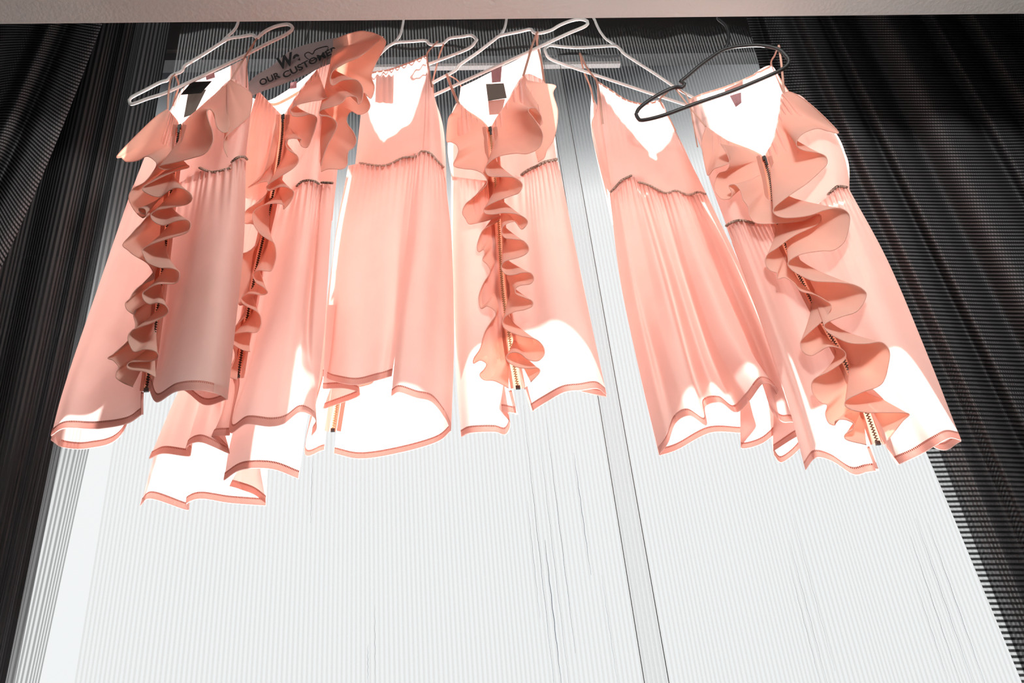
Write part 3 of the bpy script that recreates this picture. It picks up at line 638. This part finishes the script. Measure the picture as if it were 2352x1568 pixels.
ruffle(P2, [(752, 224, 4), (735, 230, 5), (719, 232, 5.6), (695, 237, 6), (680, 242, 6.4), (667, 252, 6.6), (673, 266, 6.4), (693, 267, 6), (712, 262, 6), (727, 270, 6), (725, 290, 5.6), (717, 315, 5), (707, 337, 5), (695, 337, 5), (689, 328, 5.4), (692, 320, 5.4), (680, 318, 6), (664, 319, 6.2), (656, 331, 6), (664, 345, 6), (682, 357, 6), (685, 371, 6), (672, 387, 6), (642, 406, 6), (618, 422, 6), (612, 432, 5.6), (620, 438, 5.2), (643, 429, 5.6), (662, 431, 5.6), (675, 442, 5.2), (668, 462, 5), (652, 480, 5), (651, 470, 5.5), (628, 467, 6), (598, 474, 6), (581, 490, 6), (584, 517, 6), (599, 538, 6), (615, 549, 6), (630, 560, 5.4), (634, 590, 5), (624, 620, 5), (610, 622, 5.4), (594, 621, 5.6), (582, 630), (588, 648), (607, 661, 5.6), (614, 672, 5.2), (602, 677), (585, 675, 5.6), (568, 675), (554, 685), (560, 699), (592, 717, 5.4), (600, 740, 5), (590, 762), (565, 762, 5.6), (539, 767), (530, 778), (537, 791), (557, 803), (574, 807)],
       [(735, 152), (700, 196), (658, 262), (652, 330), (636, 430), (612, 540), (594, 620), (572, 740), (552, 868)], D, d_edge=5.2, start=(8, 160), drop=40)
ruffle(P2, [(634, 285, 3), (606, 395, 4), (570, 430, 4), (590, 422), (613, 417), (617, 432), (612, 445), (597, 464), (569, 480), (556, 500), (564, 513), (582, 515), (596, 538), (589, 564), (570, 578), (552, 589), (550, 640), (548, 696), (560, 700), (566, 714), (560, 729), (538, 752), (530, 770), (536, 796), (540, 816), (534, 838), (526, 852), (522, 862), (532, 868), (545, 872)],
       [(644, 264), (640, 330), (624, 430), (600, 540), (582, 620), (560, 740), (540, 868)], D, d_edge=4.2, drop=40)

# ---- dress 3, hanging back to front
D = thing('ruffled_dress', 'third peach dress from the left, turned to show its plain back and wide open hem', 'dress', P3.P(900, 560), G)
sheet('bodice_back', P3, [[(838, 175, 1), (828, 270, 1.5), (815, 378, 0)], [(860, 164, 1), (855, 270, 2.5), (850, 381, 3)], [(895, 158, 1), (893, 270, 2.8), (890, 380, 3.6)], [(940, 142, 1), (940, 260, 3), (945, 362, 4)], [(979, 127, 1), (978, 250, 3), (972, 349, 4.2)]], M['pink'], D, gather=(11, 0.6))
sheet('bodice_side', P3, [[(979, 127, 1), (976, 250, 3), (970, 349, 4.2)], [(987, 170, 1), (992, 270, 3.4), (990, 354, 4.4)], [(993, 200, -1), (1008, 290, 0), (1012, 375, 2)], [(997, 220, -4), (1019, 300, -4), (1023, 387, -3)]], M['pink'], D, gather=(5, 0.6))
sheet('bodice_front', P3, [[(845, 250), (835, 320), (820, 380)], [(870, 350), (866, 370), (860, 385)], [(910, 402), (910, 406), (912, 385)], [(955, 350), (960, 370), (970, 385)], [(994, 215), (1012, 300), (1022, 387)]], M['pink'], D, d=-5, gather=(12, 0.5))
sheet('skirt_back_panel', P3, [[(800, 380, 0), (768, 560, -1), (752, 760, -2), (741, 864, -2)], [(828, 376, 3), (795, 560, 3.6), (780, 740, 4.6), (772, 877, 5)], [(870, 380, 3.6), (850, 560, 5), (832, 740, 5.6), (820, 884, 6)], [(925, 364, 4), (905, 560, 5.5), (890, 740, 6), (868, 873, 6.4)], [(958, 350, 4), (936, 560, 6), (918, 740, 6), (900, 864, 6.4)]], M['pink'], D, hem=1.5, pleat=(3, 0.5), gather=(14, 0.8))
sheet('skirt_back_panel', P3, [[(958, 351, 4.4), (937, 540, 7), (916, 720, 8), (899, 911, 8.5)], [(974, 349, 4.8), (958, 540, 9), (935, 720, 9.6), (918, 902, 10)], [(990, 354, 4.6), (984, 540, 8), (972, 720, 8), (955, 914, 8)], [(1006, 366, 3.6), (1012, 540, 4), (1005, 720, 3.5), (992, 924, 3.5)], [(1016, 380, 1), (1030, 540, 1), (1028, 740, 0), (1022, 960, 0)], [(1022, 387, -3), (1038, 560, -4), (1043, 780, -5), (1036, 990, -6)]], M['pink'], D, hem=1.5, gather=(9, 0.7))
sheet('skirt_front_panel', P3, [[(800, 384, -2), (768, 560, -4), (750, 780, -6), (741, 870, -6)], [(802, 384, -4), (765, 620, -8), (730, 850, -9), (700, 1036, -10)], [(812, 386, -5), (785, 620, -8), (765, 850, -10), (745, 1034, -10)]], M['pink'], D, hem=1.3, nu=40, gather=(5, 0.4))
sheet('skirt_front_panel', P3, [[(822, 386, -5), (800, 620, -8), (782, 850, -10), (768, 1042, -10)], [(860, 386, -5), (850, 620, -9), (840, 850, -11), (830, 1054, -12)], [(910, 386, -5), (915, 620, -9), (915, 850, -12), (920, 1040, -12)], [(970, 386, -5), (985, 620, -9), (1000, 850, -11), (1003, 1016, -11)], [(1022, 387, -3), (1038, 560, -4), (1043, 780, -5), (1036, 990, -6)]], M['pink'], D, hem=1.4, pleat=(2, 0.3), gather=(14, 0.4))
sheet('inner_fold', P3, [[(752, 700, 2), (746, 800, 2), (742, 893, 2)], [(790, 700, 2), (795, 800, 1), (798, 893, 0)], [(800, 700, 0), (815, 800, -2), (825, 909, -3)], [(780, 700, -4), (780, 820, -5), (742, 940, -6)]], M['pink'], D, hem=1.3, nu=50)
Z3 = [(886, 432), (850, 560), (806, 760), (782, 880), (764, 990)]
far_ruffle(P3, Z3[:4], 52, 62, 30, D, 1); far_ruffle(P3, Z3[:4], 36, 22, 28, D, -1)
sheet('ruffle', P3, [[(900, 404), (885, 440), (870, 480)], [(930, 384), (930, 440), (925, 500)], [(962, 350), (975, 420), (985, 480)], [(994, 225), (1008, 320), (1016, 430)]], M['ruffle'], D, d=-7.0, pleat=(3, 0.8), nu=60)
sheet('ruffle', P3, [[(846, 262), (830, 350), (812, 440)], [(866, 350), (850, 420), (835, 490)], [(893, 402), (884, 440), (872, 500)]], M['ruffle'], D, d=-7.0, pleat=(3, 0.8), nu=50)
zipper(P3, Z3, D, d=-8.5, w=15, metal='brass')
strip('placket', P3, [(x - 14, y) for x, y in Z3], 10, M['placket'], D, d=-8.3)
strip('placket', P3, [(x + 14, y) for x, y in Z3], 10, M['placket'], D, d=-8.3)
waist(P3, [(826, 374, 3.4), (866, 380, 4), (892, 378, 4.2), (926, 362, 4.4), (955, 360, 4.4), (968, 348, 4.6), (988, 352, 4.8), (1006, 371, 4), (1020, 385, 1)], D, r=0.0024)
strip('neck_facing', P3, [(842, 172), (860, 166), (895, 160), (940, 144), (979, 128)], 4, M['strap'], D, d=1.3)
strap(P3, [(1006, 94, -0.3), (993, 108, 0.8), (981, 124, 1.0), (984, 155, 1.2), (992, 200, 1.2)], D)
strap(P3, [(1019, 101, -1), (1010, 125, -2), (1002, 155, -3.5), (994, 190, -4.5), (996, 218, -4.6)], D)
label_patch(P3, [(868, 196), (909, 194), (909, 268), (867, 262)], M['pink_label'], D, -1.2)

# ---- dress 4, middle
D = thing('ruffled_dress', 'fourth peach dress from the left, ruffled front, zip showing, square black tag at the neck', 'dress', P4.P(1150, 560), G)
sheet('bodice_back', P4, [[(1058, 200), (1048, 290), (1040, 400)], [(1090, 185), (1085, 290), (1085, 400)], [(1123, 168), (1130, 290), (1135, 400)], [(1185, 138), (1195, 280), (1205, 392)], [(1240, 106), (1258, 240), (1276, 368)]], M['pink'], D, d=-4.5, gather=(12, 0.6))
sheet('bodice_front', P4, [[(1036, 262, -1), (1028, 340, -1), (1038, 405, -1)], [(1052, 236, 1.2), (1060, 330, 2.4), (1075, 405, 2)], [(1085, 264, 1.2), (1095, 340, 1.6), (1105, 410, 1.6)], [(1121, 290, 1.2), (1125, 350, 1.3), (1132, 420, 1.3)]], M['pink'], D, gather=(8, 0.5))
sheet('bodice_front', P4, [[(1128, 290, 1.2), (1133, 350, 1.3), (1140, 420, 1.3)], [(1160, 240, 1.2), (1170, 330, 2.4), (1180, 405, 2.4)], [(1202, 173, 1.0), (1212, 290, 3.2), (1222, 388, 3)], [(1240, 180, -1), (1255, 280, 1), (1262, 370, 1.5)], [(1252, 190, -4), (1272, 290, -3), (1280, 366, -2)]], M['pink'], D, gather=(12, 0.7))
sheet('skirt_back_panel', P4, [[(1040, 405, -3), (1042, 600, -4), (1050, 800, -6), (1066, 915, -7)], [(1090, 405, -5), (1095, 600, -8), (1100, 800, -10), (1110, 905, -11)], [(1140, 405, -5), (1150, 600, -8), (1165, 780, -10), (1172, 868, -11)], [(1210, 400, -5), (1225, 600, -9), (1245, 780, -11), (1262, 880, -12)], [(1255, 380, -5), (1280, 600, -8), (1310, 780, -9), (1345, 902, -10)], [(1283, 372, -3), (1320, 560, -4), (1362, 760, -5), (1393, 912, -5)]], M['pink'], D, hem=1.4, pleat=(4, 0.3), gather=(18, 0.5))
sheet('skirt_front_panel', P4, [[(1036, 405, -2), (1038, 600, -3), (1046, 830, -4), (1060, 1004, -5)], [(1060, 408, 2), (1066, 600, 3), (1074, 830, 3.4), (1082, 995, 3)], [(1090, 412, 2.4), (1105, 600, 3.6), (1122, 830, 4), (1135, 993, 3.6)], [(1112, 414, 2), (1126, 600, 2.4), (1145, 830, 2), (1162, 998, 1)], [(1124, 416, 1.4), (1140, 600, 2), (1152, 830, 2), (1172, 972, 0)], [(1132, 418, 1.2), (1145, 600, 1.6), (1158, 830, 1.6), (1148, 946, 1.4)], [(1138, 420, 1.2), (1150, 600, 1.4), (1168, 800, 1.4), (1186, 950, 1.4)]], M['pink'], D, hem=1.4, nu=100, gather=(10, 0.5))
sheet('skirt_front_panel', P4, [[(1146, 420, 1.2), (1158, 600, 1.4), (1182, 800, 1.4), (1224, 944, 1.4)], [(1200, 404, 2.6), (1212, 600, 3.6), (1228, 790, 4.4), (1254, 925, 4.6)], [(1225, 390, 3.2), (1246, 600, 6), (1272, 790, 7.4), (1296, 902, 8)], [(1248, 376, 3.2), (1282, 600, 6), (1312, 790, 7), (1336, 897, 7.6)], [(1270, 369, 2.6), (1306, 560, 4), (1345, 770, 4.6), (1372, 893, 4.6)], [(1283, 372, 0), (1320, 560, -1), (1362, 760, -2), (1394, 908, -3)]], M['pink'], D, hem=1.5, pleat=(2, 0.4), gather=(14, 0.8))
waist(P4, [(1198, 401, 3.2), (1215, 390, 3.6), (1232, 382, 3.8), (1250, 373, 3.6), (1278, 366, 2.4)], D, r=0.0032, d=3.6)
Z4 = [(1125, 291), (1132, 360), (1139, 430), (1145, 510), (1150, 600), (1156, 680), (1168, 760), (1179, 830), (1190, 892)]
zipper(P4, Z4, D, d=1.5, w=17, metal='brass')
strip('placket', P4, [(x - 13, y) for x, y in Z4], 8, M['placket'], D, d=1.8)
strip('placket', P4, [(x + 13, y) for x, y in Z4], 8, M['placket'], D, d=1.8)
strip('slit_facing', P4, [(1172, 896), (1179, 925), (1187, 952)], 7, M['hem'], D, d=1.7, n=12)
strip('slit_facing', P4, [(1208, 890), (1215, 918), (1224, 944)], 7, M['hem'], D, d=1.7, n=12)
strap(P4, [(1026, 170, 0.3), (1036, 198, 0.8), (1046, 222, 1.1), (1056, 242, 1.2)], D, r=0.0032)
strap(P4, [(1026, 170, -0.5), (1050, 184, -2), (1060, 200, -4.4)], D)
strap(P4, [(1235, 72, 0.4), (1222, 105, 0.8), (1212, 140, 1.0), (1202, 174, 1.2)], D, r=0.0026)
strap(P4, [(1236, 72, -0.5), (1234, 100, -2.5), (1243, 140, -4), (1250, 190, -4.5)], D, r=0.0026)
label_patch(P4, [(1116, 193), (1157, 191), (1164, 225), (1121, 232)], M['grey_label'], D, -3.0, 'tag')
label_patch(P4, [(1121, 232), (1160, 227), (1152, 262), (1124, 264)], M['pink_label'], D, -3.2, 'tag')
label_patch(P4, [(1128, 158), (1153, 150), (1150, 188), (1130, 190)], M['mauve_label'], D, -3.4)
ruffle(P4, [(1052, 238, 1.6), (1040, 258, 2), (1030, 274, 1.5), (1026, 322, 1.6), (1036, 326, 3), (1048, 332, 4.4), (1053, 344, 5), (1050, 358, 4.8), (1042, 380, 4.6), (1064, 387, 5), (1090, 390, 5.2), (1110, 400, 5.2), (1119, 419, 5), (1104, 438, 4.6), (1082, 458), (1069, 469), (1062, 488), (1070, 503), (1077, 514), (1090, 513), (1120, 506), (1150, 496, 4), (1140, 510, 3.6), (1112, 526), (1101, 545), (1096, 567), (1100, 578), (1111, 573), (1113, 584), (1109, 597), (1120, 608), (1126, 625), (1112, 648), (1102, 672), (1100, 690), (1105, 708), (1119, 703, 4.6), (1135, 712), (1138, 725), (1126, 742), (1113, 765), (1103, 800), (1089, 822), (1088, 834), (1103, 827, 4.6), (1117, 835), (1112, 848), (1102, 860), (1112, 872), (1138, 875), (1168, 891)],
       [(1054, 240), (1121, 291), (1126, 360), (1131, 430), (1137, 510), (1142, 600), (1148, 680), (1160, 760), (1171, 830), (1182, 892)], D, d_edge=3.8, start=(9, 243), drop=44)
ruffle(P4, [(1203, 174, 1.6), (1222, 193, 1), (1248, 192, 0), (1276, 197, -1), (1270, 215, -0.6), (1281, 258, 0), (1273, 316, 1.4), (1256, 344, 2.6), (1250, 362, 3), (1236, 372, 3.4)],
       [(1202, 175), (1195, 190), (1180, 214), (1160, 242)], D, d_in=1.6, drop=110, start=(10, 176))
ruffle(P4, [(1236, 240, 3), (1240, 262, 4), (1246, 280, 4.6), (1240, 288, 5), (1244, 270, 5.6), (1232, 250, 6), (1218, 248, 6.6), (1214, 256, 6.8), (1226, 272, 7), (1244, 300, 7), (1246, 320, 6.6), (1236, 341, 6.2), (1210, 353, 6), (1184, 352, 5.6), (1146, 359, 5.4), (1120, 376, 5.4), (1115, 392, 5.4), (1126, 405, 5.4), (1159, 406, 5.8), (1184, 409, 6), (1200, 424, 6), (1192, 442, 5.8), (1176, 449), (1140, 462), (1113, 477), (1115, 490), (1135, 492), (1159, 489, 5.6), (1192, 493, 5.8), (1212, 508, 5.8), (1200, 526, 5.4), (1190, 518, 5), (1184, 509, 5.2), (1170, 511, 5.6), (1155, 520, 5.8), (1152, 534, 5.6), (1160, 546), (1179, 549), (1202, 553), (1214, 568), (1211, 580), (1194, 590), (1158, 601), (1152, 617), (1163, 630), (1180, 631), (1199, 626), (1219, 627), (1226, 640), (1217, 652), (1196, 655), (1184, 663), (1186, 675), (1204, 683), (1222, 691), (1222, 703), (1204, 711), (1180, 716), (1158, 729), (1155, 747), (1168, 760), (1199, 772), (1230, 779), (1247, 795), (1250, 813), (1236, 828), (1214, 826), (1195, 812), (1177, 809), (1163, 818), (1168, 831), (1189, 843), (1217, 846), (1235, 845), (1239, 855), (1219, 877)],
       [(1202, 175), (1165, 235), (1131, 290), (1137, 360), (1144, 430), (1151, 510), (1156, 600), (1163, 680), (1175, 760), (1187, 830), (1198, 892)], D, d_edge=5.4, start=(15, 180), drop=44)

# ---- dress 5, back to front, leaning right
D = thing('ruffled_dress', 'fifth peach dress from the left, turned to show its plain back, hanging in deep folds', 'dress', P5.P(1540, 600), G)
sheet('bodice_back', P5, [[(1371, 186, 1), (1384, 290, 1.6), (1406, 438, 2)], [(1400, 206, 1), (1418, 310, 2.6), (1436, 412, 3.4)], [(1437, 228, 1), (1450, 320, 2.6), (1462, 405, 3.6)], [(1478, 238, 1), (1505, 330, 2.8), (1520, 438, 3.6)], [(1516, 231, 1), (1545, 330, 2.4), (1570, 442, 3)], [(1536, 268, 0), (1566, 342, 0.6), (1605, 446, 1)], [(1552, 300, -2), (1584, 368, -1.5), (1625, 446, -1)]], M['pink'], D, gather=(16, 0.7), pleat=(3, 0.4), nu=100)
sheet('bodice_front', P5, [[(1358, 215), (1360, 310), (1392, 440)], [(1412, 320), (1430, 370), (1450, 430)], [(1488, 425), (1505, 440), (1520, 445)], [(1530, 390), (1545, 410), (1570, 445)], [(1552, 300), (1584, 368), (1625, 448)]], M['pink'], D, d=-5, gather=(12, 0.5))
sheet('bodice_side', P5, [[(1371, 186, 1), (1382, 270, 1.4), (1402, 420, 2)], [(1372, 240, -1), (1368, 300, -1), (1390, 400, -1)], [(1368, 255, -4), (1359, 306, -4), (1386, 400, -4)]], M['pink'], D, gather=(4, 0.4), nu=30)
sheet('skirt_back_panel', P5, [[(1400, 442, -2), (1424, 640, -3), (1468, 850, -4), (1514, 1045, -5)], [(1415, 428, 2), (1448, 640, 2), (1495, 850, 1.6), (1534, 1018, 0)], [(1430, 415, 3), (1462, 640, 2.6), (1515, 850, 2), (1552, 972, 2)], [(1445, 405, 3.4), (1492, 640, 4.4), (1545, 850, 6), (1584, 956, 6)], [(1458, 407, 3.6), (1522, 640, 6.4), (1580, 850, 7), (1622, 978, 6)], [(1468, 418, 2.6), (1532, 640, 3), (1588, 850, 2.4), (1620, 935, 2)], [(1490, 428, 3.6), (1556, 640, 4.6), (1612, 820, 5), (1655, 926, 5)], [(1512, 438, 3), (1572, 640, 3), (1632, 820, 2.6), (1690, 948, 0)],
    [(1532, 443, 3.8), (1592, 640, 5), (1650, 800, 5.6), (1722, 920, 5)], [(1552, 440, 4), (1625, 640, 7), (1690, 790, 8), (1755, 880, 9)], [(1570, 444, 3), (1645, 640, 5), (1715, 790, 6), (1786, 897, 6)], [(1580, 447, 2), (1652, 640, 2), (1722, 800, 2), (1768, 934, 1)], [(1592, 447, 3), (1675, 640, 4.4), (1748, 820, 5), (1795, 968, 4)], [(1606, 446, 2.6), (1690, 620, 3.6), (1770, 820, 4), (1825, 972, 3)], [(1623, 446, 0), (1705, 620, 0), (1785, 820, -1), (1839, 1006, -3)]], M['pink'], D, hem=1.5, nu=260, gather=(24, 0.6), wr=0.15, deep=1.35)
sheet('skirt_front_panel', P5, [[(1400, 442, -2), (1424, 640, -3), (1468, 850, -4), (1514, 1047, -5)], [(1440, 442, -5), (1470, 640, -8), (1520, 850, -10), (1556, 1033, -11)], [(1480, 445, -5), (1520, 640, -9), (1580, 850, -11), (1630, 995, -12)], [(1520, 448, -5), (1570, 640, -9), (1650, 850, -11), (1700, 995, -12)], [(1540, 448, -5), (1600, 640, -9), (1690, 850, -11), (1731, 997, -11)], [(1550, 448, -5), (1610, 640, -7), (1690, 850, -8), (1702, 1030, -8)], [(1565, 448, -5), (1630, 640, -7), (1710, 850, -8), (1752, 1018, -8)], [(1580, 448, -5), (1650, 640, -8), (1740, 850, -8), (1800, 976, -8)]], M['pink'], D, hem=1.4, nu=120, gather=(14, 0.4), wr=0.15)
sheet('skirt_front_panel', P5, [[(1590, 448, -4), (1660, 640, -6), (1750, 850, -7), (1777, 1046, -8)], [(1600, 448, -5), (1675, 640, -8), (1765, 850, -10), (1796, 1062, -11)], [(1612, 448, -5), (1690, 640, -8), (1785, 850, -9), (1836, 1030, -10)], [(1622, 448, -2), (1705, 630, -3), (1788, 840, -4), (1838, 1000, -5)], [(1620, 448, -4), (1700, 640, -5), (1770, 850, -6), (1776, 1036, -8)]], M['pink'], D, hem=1.4, nu=80, wr=0.1)
Z5 = [(1500, 450), (1545, 560), (1600, 700), (1655, 850), (1690, 960)]
far_ruffle(P5, Z5[:4], 58, 60, 30, D, 1); far_ruffle(P5, Z5[:4], 50, 50, 27, D, -1)
sheet('ruffle', P5, [[(1498, 428), (1505, 470), (1512, 510)], [(1530, 395), (1550, 450), (1560, 520)], [(1552, 310), (1595, 400), (1630, 500)]], M['ruffle'], D, d=-7.0, pleat=(3, 0.8), nu=50)
sheet('ruffle', P5, [[(1362, 240), (1366, 330), (1392, 450)], [(1412, 330), (1420, 400), (1440, 490)], [(1484, 424), (1490, 470), (1500, 510)]], M['ruffle'], D, d=-7.0, pleat=(3, 0.8), nu=50)
waist(P5, [(1402, 441, 2.6), (1413, 430, 3.2), (1428, 414, 3.8), (1450, 403, 4)], D, r=0.0024)
waist(P5, [(1466, 418, 3.6), (1490, 425, 4), (1528, 443, 4), (1552, 438, 4.2), (1580, 447, 3.6), (1604, 441, 3), (1621, 446, 1)], D, r=0.0024)
strip('neck_facing', P5, [(1371, 187), (1404, 208), (1437, 229), (1478, 239), (1516, 232)], 4, M['strap'], D, d=1.3)
strap(P5, [(1332, 122, 0.3), (1345, 150, 0.6), (1360, 172, 0.9), (1371, 187, 1.1), (1378, 230, 1.6), (1384, 285, 1.8)], D, r=0.0026)
strap(P5, [(1332, 122, -0.5), (1340, 160, -2), (1356, 200, -4), (1364, 235, -4.6)], D)
strap(P5, [(1545, 200, 0.3), (1528, 216, 0.8), (1516, 231, 1.1), (1534, 265, 1), (1552, 300, 0)], D)

# ---- dress 6, rightmost
D = thing('ruffled_dress', 'rightmost peach dress, on the black hanger, with wide neckline and the widest ruffle', 'dress', P6.P(1780, 600), G)
sheet('bodice_back', P6, [[(1582, 232), (1606, 330), (1694, 480)], [(1611, 217), (1640, 340), (1706, 485)], [(1662, 200), (1700, 340), (1740, 505)], [(1713, 181), (1760, 330), (1820, 480)], [(1772, 151), (1840, 290), (1900, 450)], [(1800, 215), (1880, 300), (1946, 432)]], M['pink'], D, d=-5, gather=(12, 0.6))
strip('neck_facing', P6, [(1583, 230), (1611, 217), (1662, 201), (1713, 181), (1771, 152)], 4, M['strap'], D, d=-4.6)
sheet('bodice_front', P6, [[(1621, 289, 1.2), (1624, 390, 0.5), (1668, 515, 0)], [(1640, 302, 1.2), (1650, 400, 2.4), (1690, 508, 2.4)], [(1680, 328, 1.2), (1700, 420, 2), (1725, 510, 2)], [(1718, 350, 1.2), (1745, 430, 1.4), (1765, 512, 1.4)], [(1751, 356, 1.2), (1765, 420, 1.3), (1780, 512, 1.3)]], M['pink'], D, gather=(10, 0.5))
sheet('bodice_front', P6, [[(1758, 354, 1.2), (1772, 420, 1.3), (1790, 500, 1.3)], [(1776, 318, 1.2), (1810, 400, 2.2), (1840, 480, 2.4)], [(1790, 252, 1.2), (1848, 370, 3), (1880, 455, 3)], [(1798, 213, 1.0), (1890, 330, 3), (1918, 434, 3)], [(1840, 220, -1), (1926, 320, 0), (1936, 425, 1)], [(1870, 250, -4), (1943, 355, -3), (1948, 430, -2)]], M['pink'], D, gather=(12, 0.7))
sheet('skirt_back_panel', P6, [[(1670, 518, -3), (1740, 720, -4), (1800, 900, -5), (1836, 1010, -6)], [(1710, 512, -5), (1780, 720, -8), (1845, 900, -9), (1876, 1000, -10)], [(1760, 510, -5), (1830, 720, -9), (1900, 890, -10), (1925, 960, -11)], [(1850, 490, -5), (1920, 700, -9), (1990, 870, -10), (2015, 930, -11)], [(1910, 460, -5), (1990, 680, -9), (2080, 900, -10), (2150, 1030, -11)], [(1950, 440, -3), (2042, 610, -4), (2135, 830, -5), (2208, 1014, -6)]], M['pink'], D, hem=1.4, pleat=(4, 0.3), gather=(16, 0.5))
sheet('skirt_front_panel', P6, [[(1668, 520, -1), (1735, 700, -2), (1802, 900, -3), (1850, 1080, -4)], [(1685, 512, 2), (1755, 700, 4), (1825, 900, 4.5), (1874, 1052, 4.5)], [(1705, 508, 2.4), (1782, 700, 3), (1860, 900, 3), (1912, 1060, 3)], [(1725, 510, 2), (1810, 700, 2.4), (1895, 900, 1.6), (1960, 1090, 0.5)], [(1748, 512, 1.6), (1838, 700, 1.8), (1925, 880, 1.6), (1992, 1085, 1)], [(1770, 512, 1.3), (1858, 700, 1.4), (1955, 880, 1.4), (2018, 1081, 1.4)]], M['pink'], D, hem=1.4, pleat=(2, 0.5), gather=(10, 0.6))
sheet('skirt_front_panel', P6, [[(1800, 505, 1.3), (1875, 690, 1.4), (1965, 860, 1.4), (2020, 1000, 1.4), (2064, 1067, 1.4)], [(1850, 485, 2), (1935, 690, 3.4), (2020, 880, 4), (2070, 990, 4), (2108, 1048, 3.6)], [(1895, 456, 2.8), (1975, 660, 5), (2065, 860, 6), (2120, 970, 6.6), (2150, 1023, 6.6)], [(1925, 430, 3), (2010, 640, 5), (2100, 850, 5.4), (2148, 950, 5.6), (2182, 1007, 5.4)], [(1949, 432, 0), (2042, 605, -1), (2136, 828, -2), (2180, 940, -3), (2208, 1012, -4)]], M['pink'], D, hem=1.5, pleat=(2, 0.5), gather=(12, 0.8))
waist(P6, [(1668, 518, 1.6), (1680, 511, 2.6), (1700, 506, 3), (1732, 512, 2.4)], D, r=0.0026)
waist(P6, [(1902, 447, 3.2), (1912, 437, 3.4), (1925, 428, 3.4), (1945, 430, 2)], D, r=0.0026)
Z6 = [(1754, 358), (1768, 410), (1783, 500), (1825, 610), (1888, 735), (1940, 830), (1984, 930), (2017, 1020)]
zipper(P6, Z6, D, d=1.5, w=17, metal='metal')
strip('placket', P6, [(x - 13, y) for x, y in Z6], 9, M['placket'], D, d=1.8)
strip('placket', P6, [(x + 14, y) for x, y in Z6], 9, M['placket'], D, d=1.8)
strip('slit_facing', P6, [(1994, 1025), (2004, 1052), (2016, 1081)], 7, M['hem'], D, d=1.7, n=12)
strip('slit_facing', P6, [(2036, 1016), (2048, 1042), (2064, 1067)], 7, M['hem'], D, d=1.7, n=12)
strap(P6, [(1548, 198, 0.6), (1570, 228, 0.8), (1594, 258, 1.0), (1621, 290, 1.2)], D)
strap(P6, [(1550, 198, -1), (1566, 210, -3), (1582, 232, -4.6), (1602, 337, -4.8)], D)
strap(P6, [(1789, 104, 0.6), (1794, 140, 0.8), (1798, 180, 1.0), (1800, 214, 1.2)], D, r=0.0026)
strap(P6, [(1788, 106, -1), (1780, 126, -3), (1772, 150, -4.8), (1798, 210, -4.8)], D)
label_patch(P6, [(1664, 206), (1706, 186), (1706, 202), (1668, 216)], M['pink_label'], D, -4.2)
label_patch(P6, [(1676, 220), (1702, 212), (1703, 236), (1690, 246)], M['mauve_label'], D, -4.0)
ruffle(P6, [(1621, 292, 1.6), (1612, 330, 1.4), (1622, 392, 1.8), (1628, 402, 3), (1640, 388, 4.4), (1660, 381, 5), (1675, 372, 5.2), (1668, 350, 5.6), (1655, 330, 5.8), (1668, 345, 5.2), (1676, 374, 4.6), (1668, 392, 4), (1650, 400, 3), (1640, 430, 3), (1655, 455, 3.4), (1676, 456, 4), (1681, 442, 4.4), (1674, 427, 4.8), (1688, 424, 5), (1701, 438, 5), (1707, 458, 5), (1718, 475, 4.8), (1724, 500, 4.6), (1742, 513, 4.6), (1793, 512, 4.6), (1845, 506, 4), (1877, 492, 3.6), (1886, 500, 3.6), (1876, 516, 4), (1824, 541, 4.4), (1785, 569), (1763, 584), (1758, 603), (1768, 620), (1785, 627), (1786, 640), (1803, 637), (1824, 650), (1839, 668), (1870, 676), (1895, 689), (1909, 704), (1890, 735), (1844, 777), (1839, 794), (1847, 810), (1865, 816), (1882, 807), (1903, 796, 5), (1928, 799, 5), (1942, 812), (1936, 830), (1903, 853), (1873, 868), (1864, 884), (1870, 908), (1885, 924), (1900, 930), (1896, 950), (1903, 970), (1917, 976), (1920, 966, 5), (1940, 963, 5), (1961, 973), (1958, 987), (1941, 998), (1946, 1010), (1990, 1021)],
       [(1622, 290), (1662, 318), (1752, 358), (1762, 410), (1776, 500), (1818, 610), (1880, 735), (1932, 830), (1976, 930), (2009, 1020)], D, d_edge=4.4, start=(16, 294), drop=46)
ruffle(P6, [(1800, 213, 1.6), (1820, 213, 2), (1866, 243, 3), (1925, 302, 3.4), (1903, 301, 4), (1879, 295, 5), (1853, 302, 6), (1834, 316, 6.2), (1830, 335, 5.8), (1846, 345, 5), (1879, 351, 4.6), (1897, 360, 4.6), (1899, 376, 4.6), (1884, 393, 4.8), (1853, 421, 5.4), (1815, 447, 6), (1779, 476, 6.2), (1780, 492, 6), (1806, 500, 5.8), (1857, 495, 5.8), (1895, 482, 6.2), (1928, 478, 6.4), (1949, 490, 6.4), (1951, 513, 6.2), (1940, 553, 5.8), (1915, 574, 5.6), (1885, 576), (1839, 584), (1811, 601), (1816, 617), (1839, 632), (1870, 645), (1921, 648, 6), (1959, 653, 6.2), (1984, 666, 6.2), (1989, 682, 6), (1969, 714), (1933, 727), (1898, 741), (1894, 753), (1913, 770), (1951, 787), (1990, 789, 6), (2024, 786, 6.2), (2042, 804, 6.2), (2041, 833, 6), (2025, 881), (1979, 901), (1942, 921), (1950, 938), (1990, 947), (2041, 947, 6), (2087, 950, 6), (2072, 968), (2041, 1008)],
       [(1800, 214), (1794, 245), (1778, 320), (1760, 358), (1775, 410), (1791, 500), (1833, 610), (1896, 735), (1948, 830), (1992, 930), (2025, 1020)], D, d_edge=5.6, start=(8, 217), drop=62)
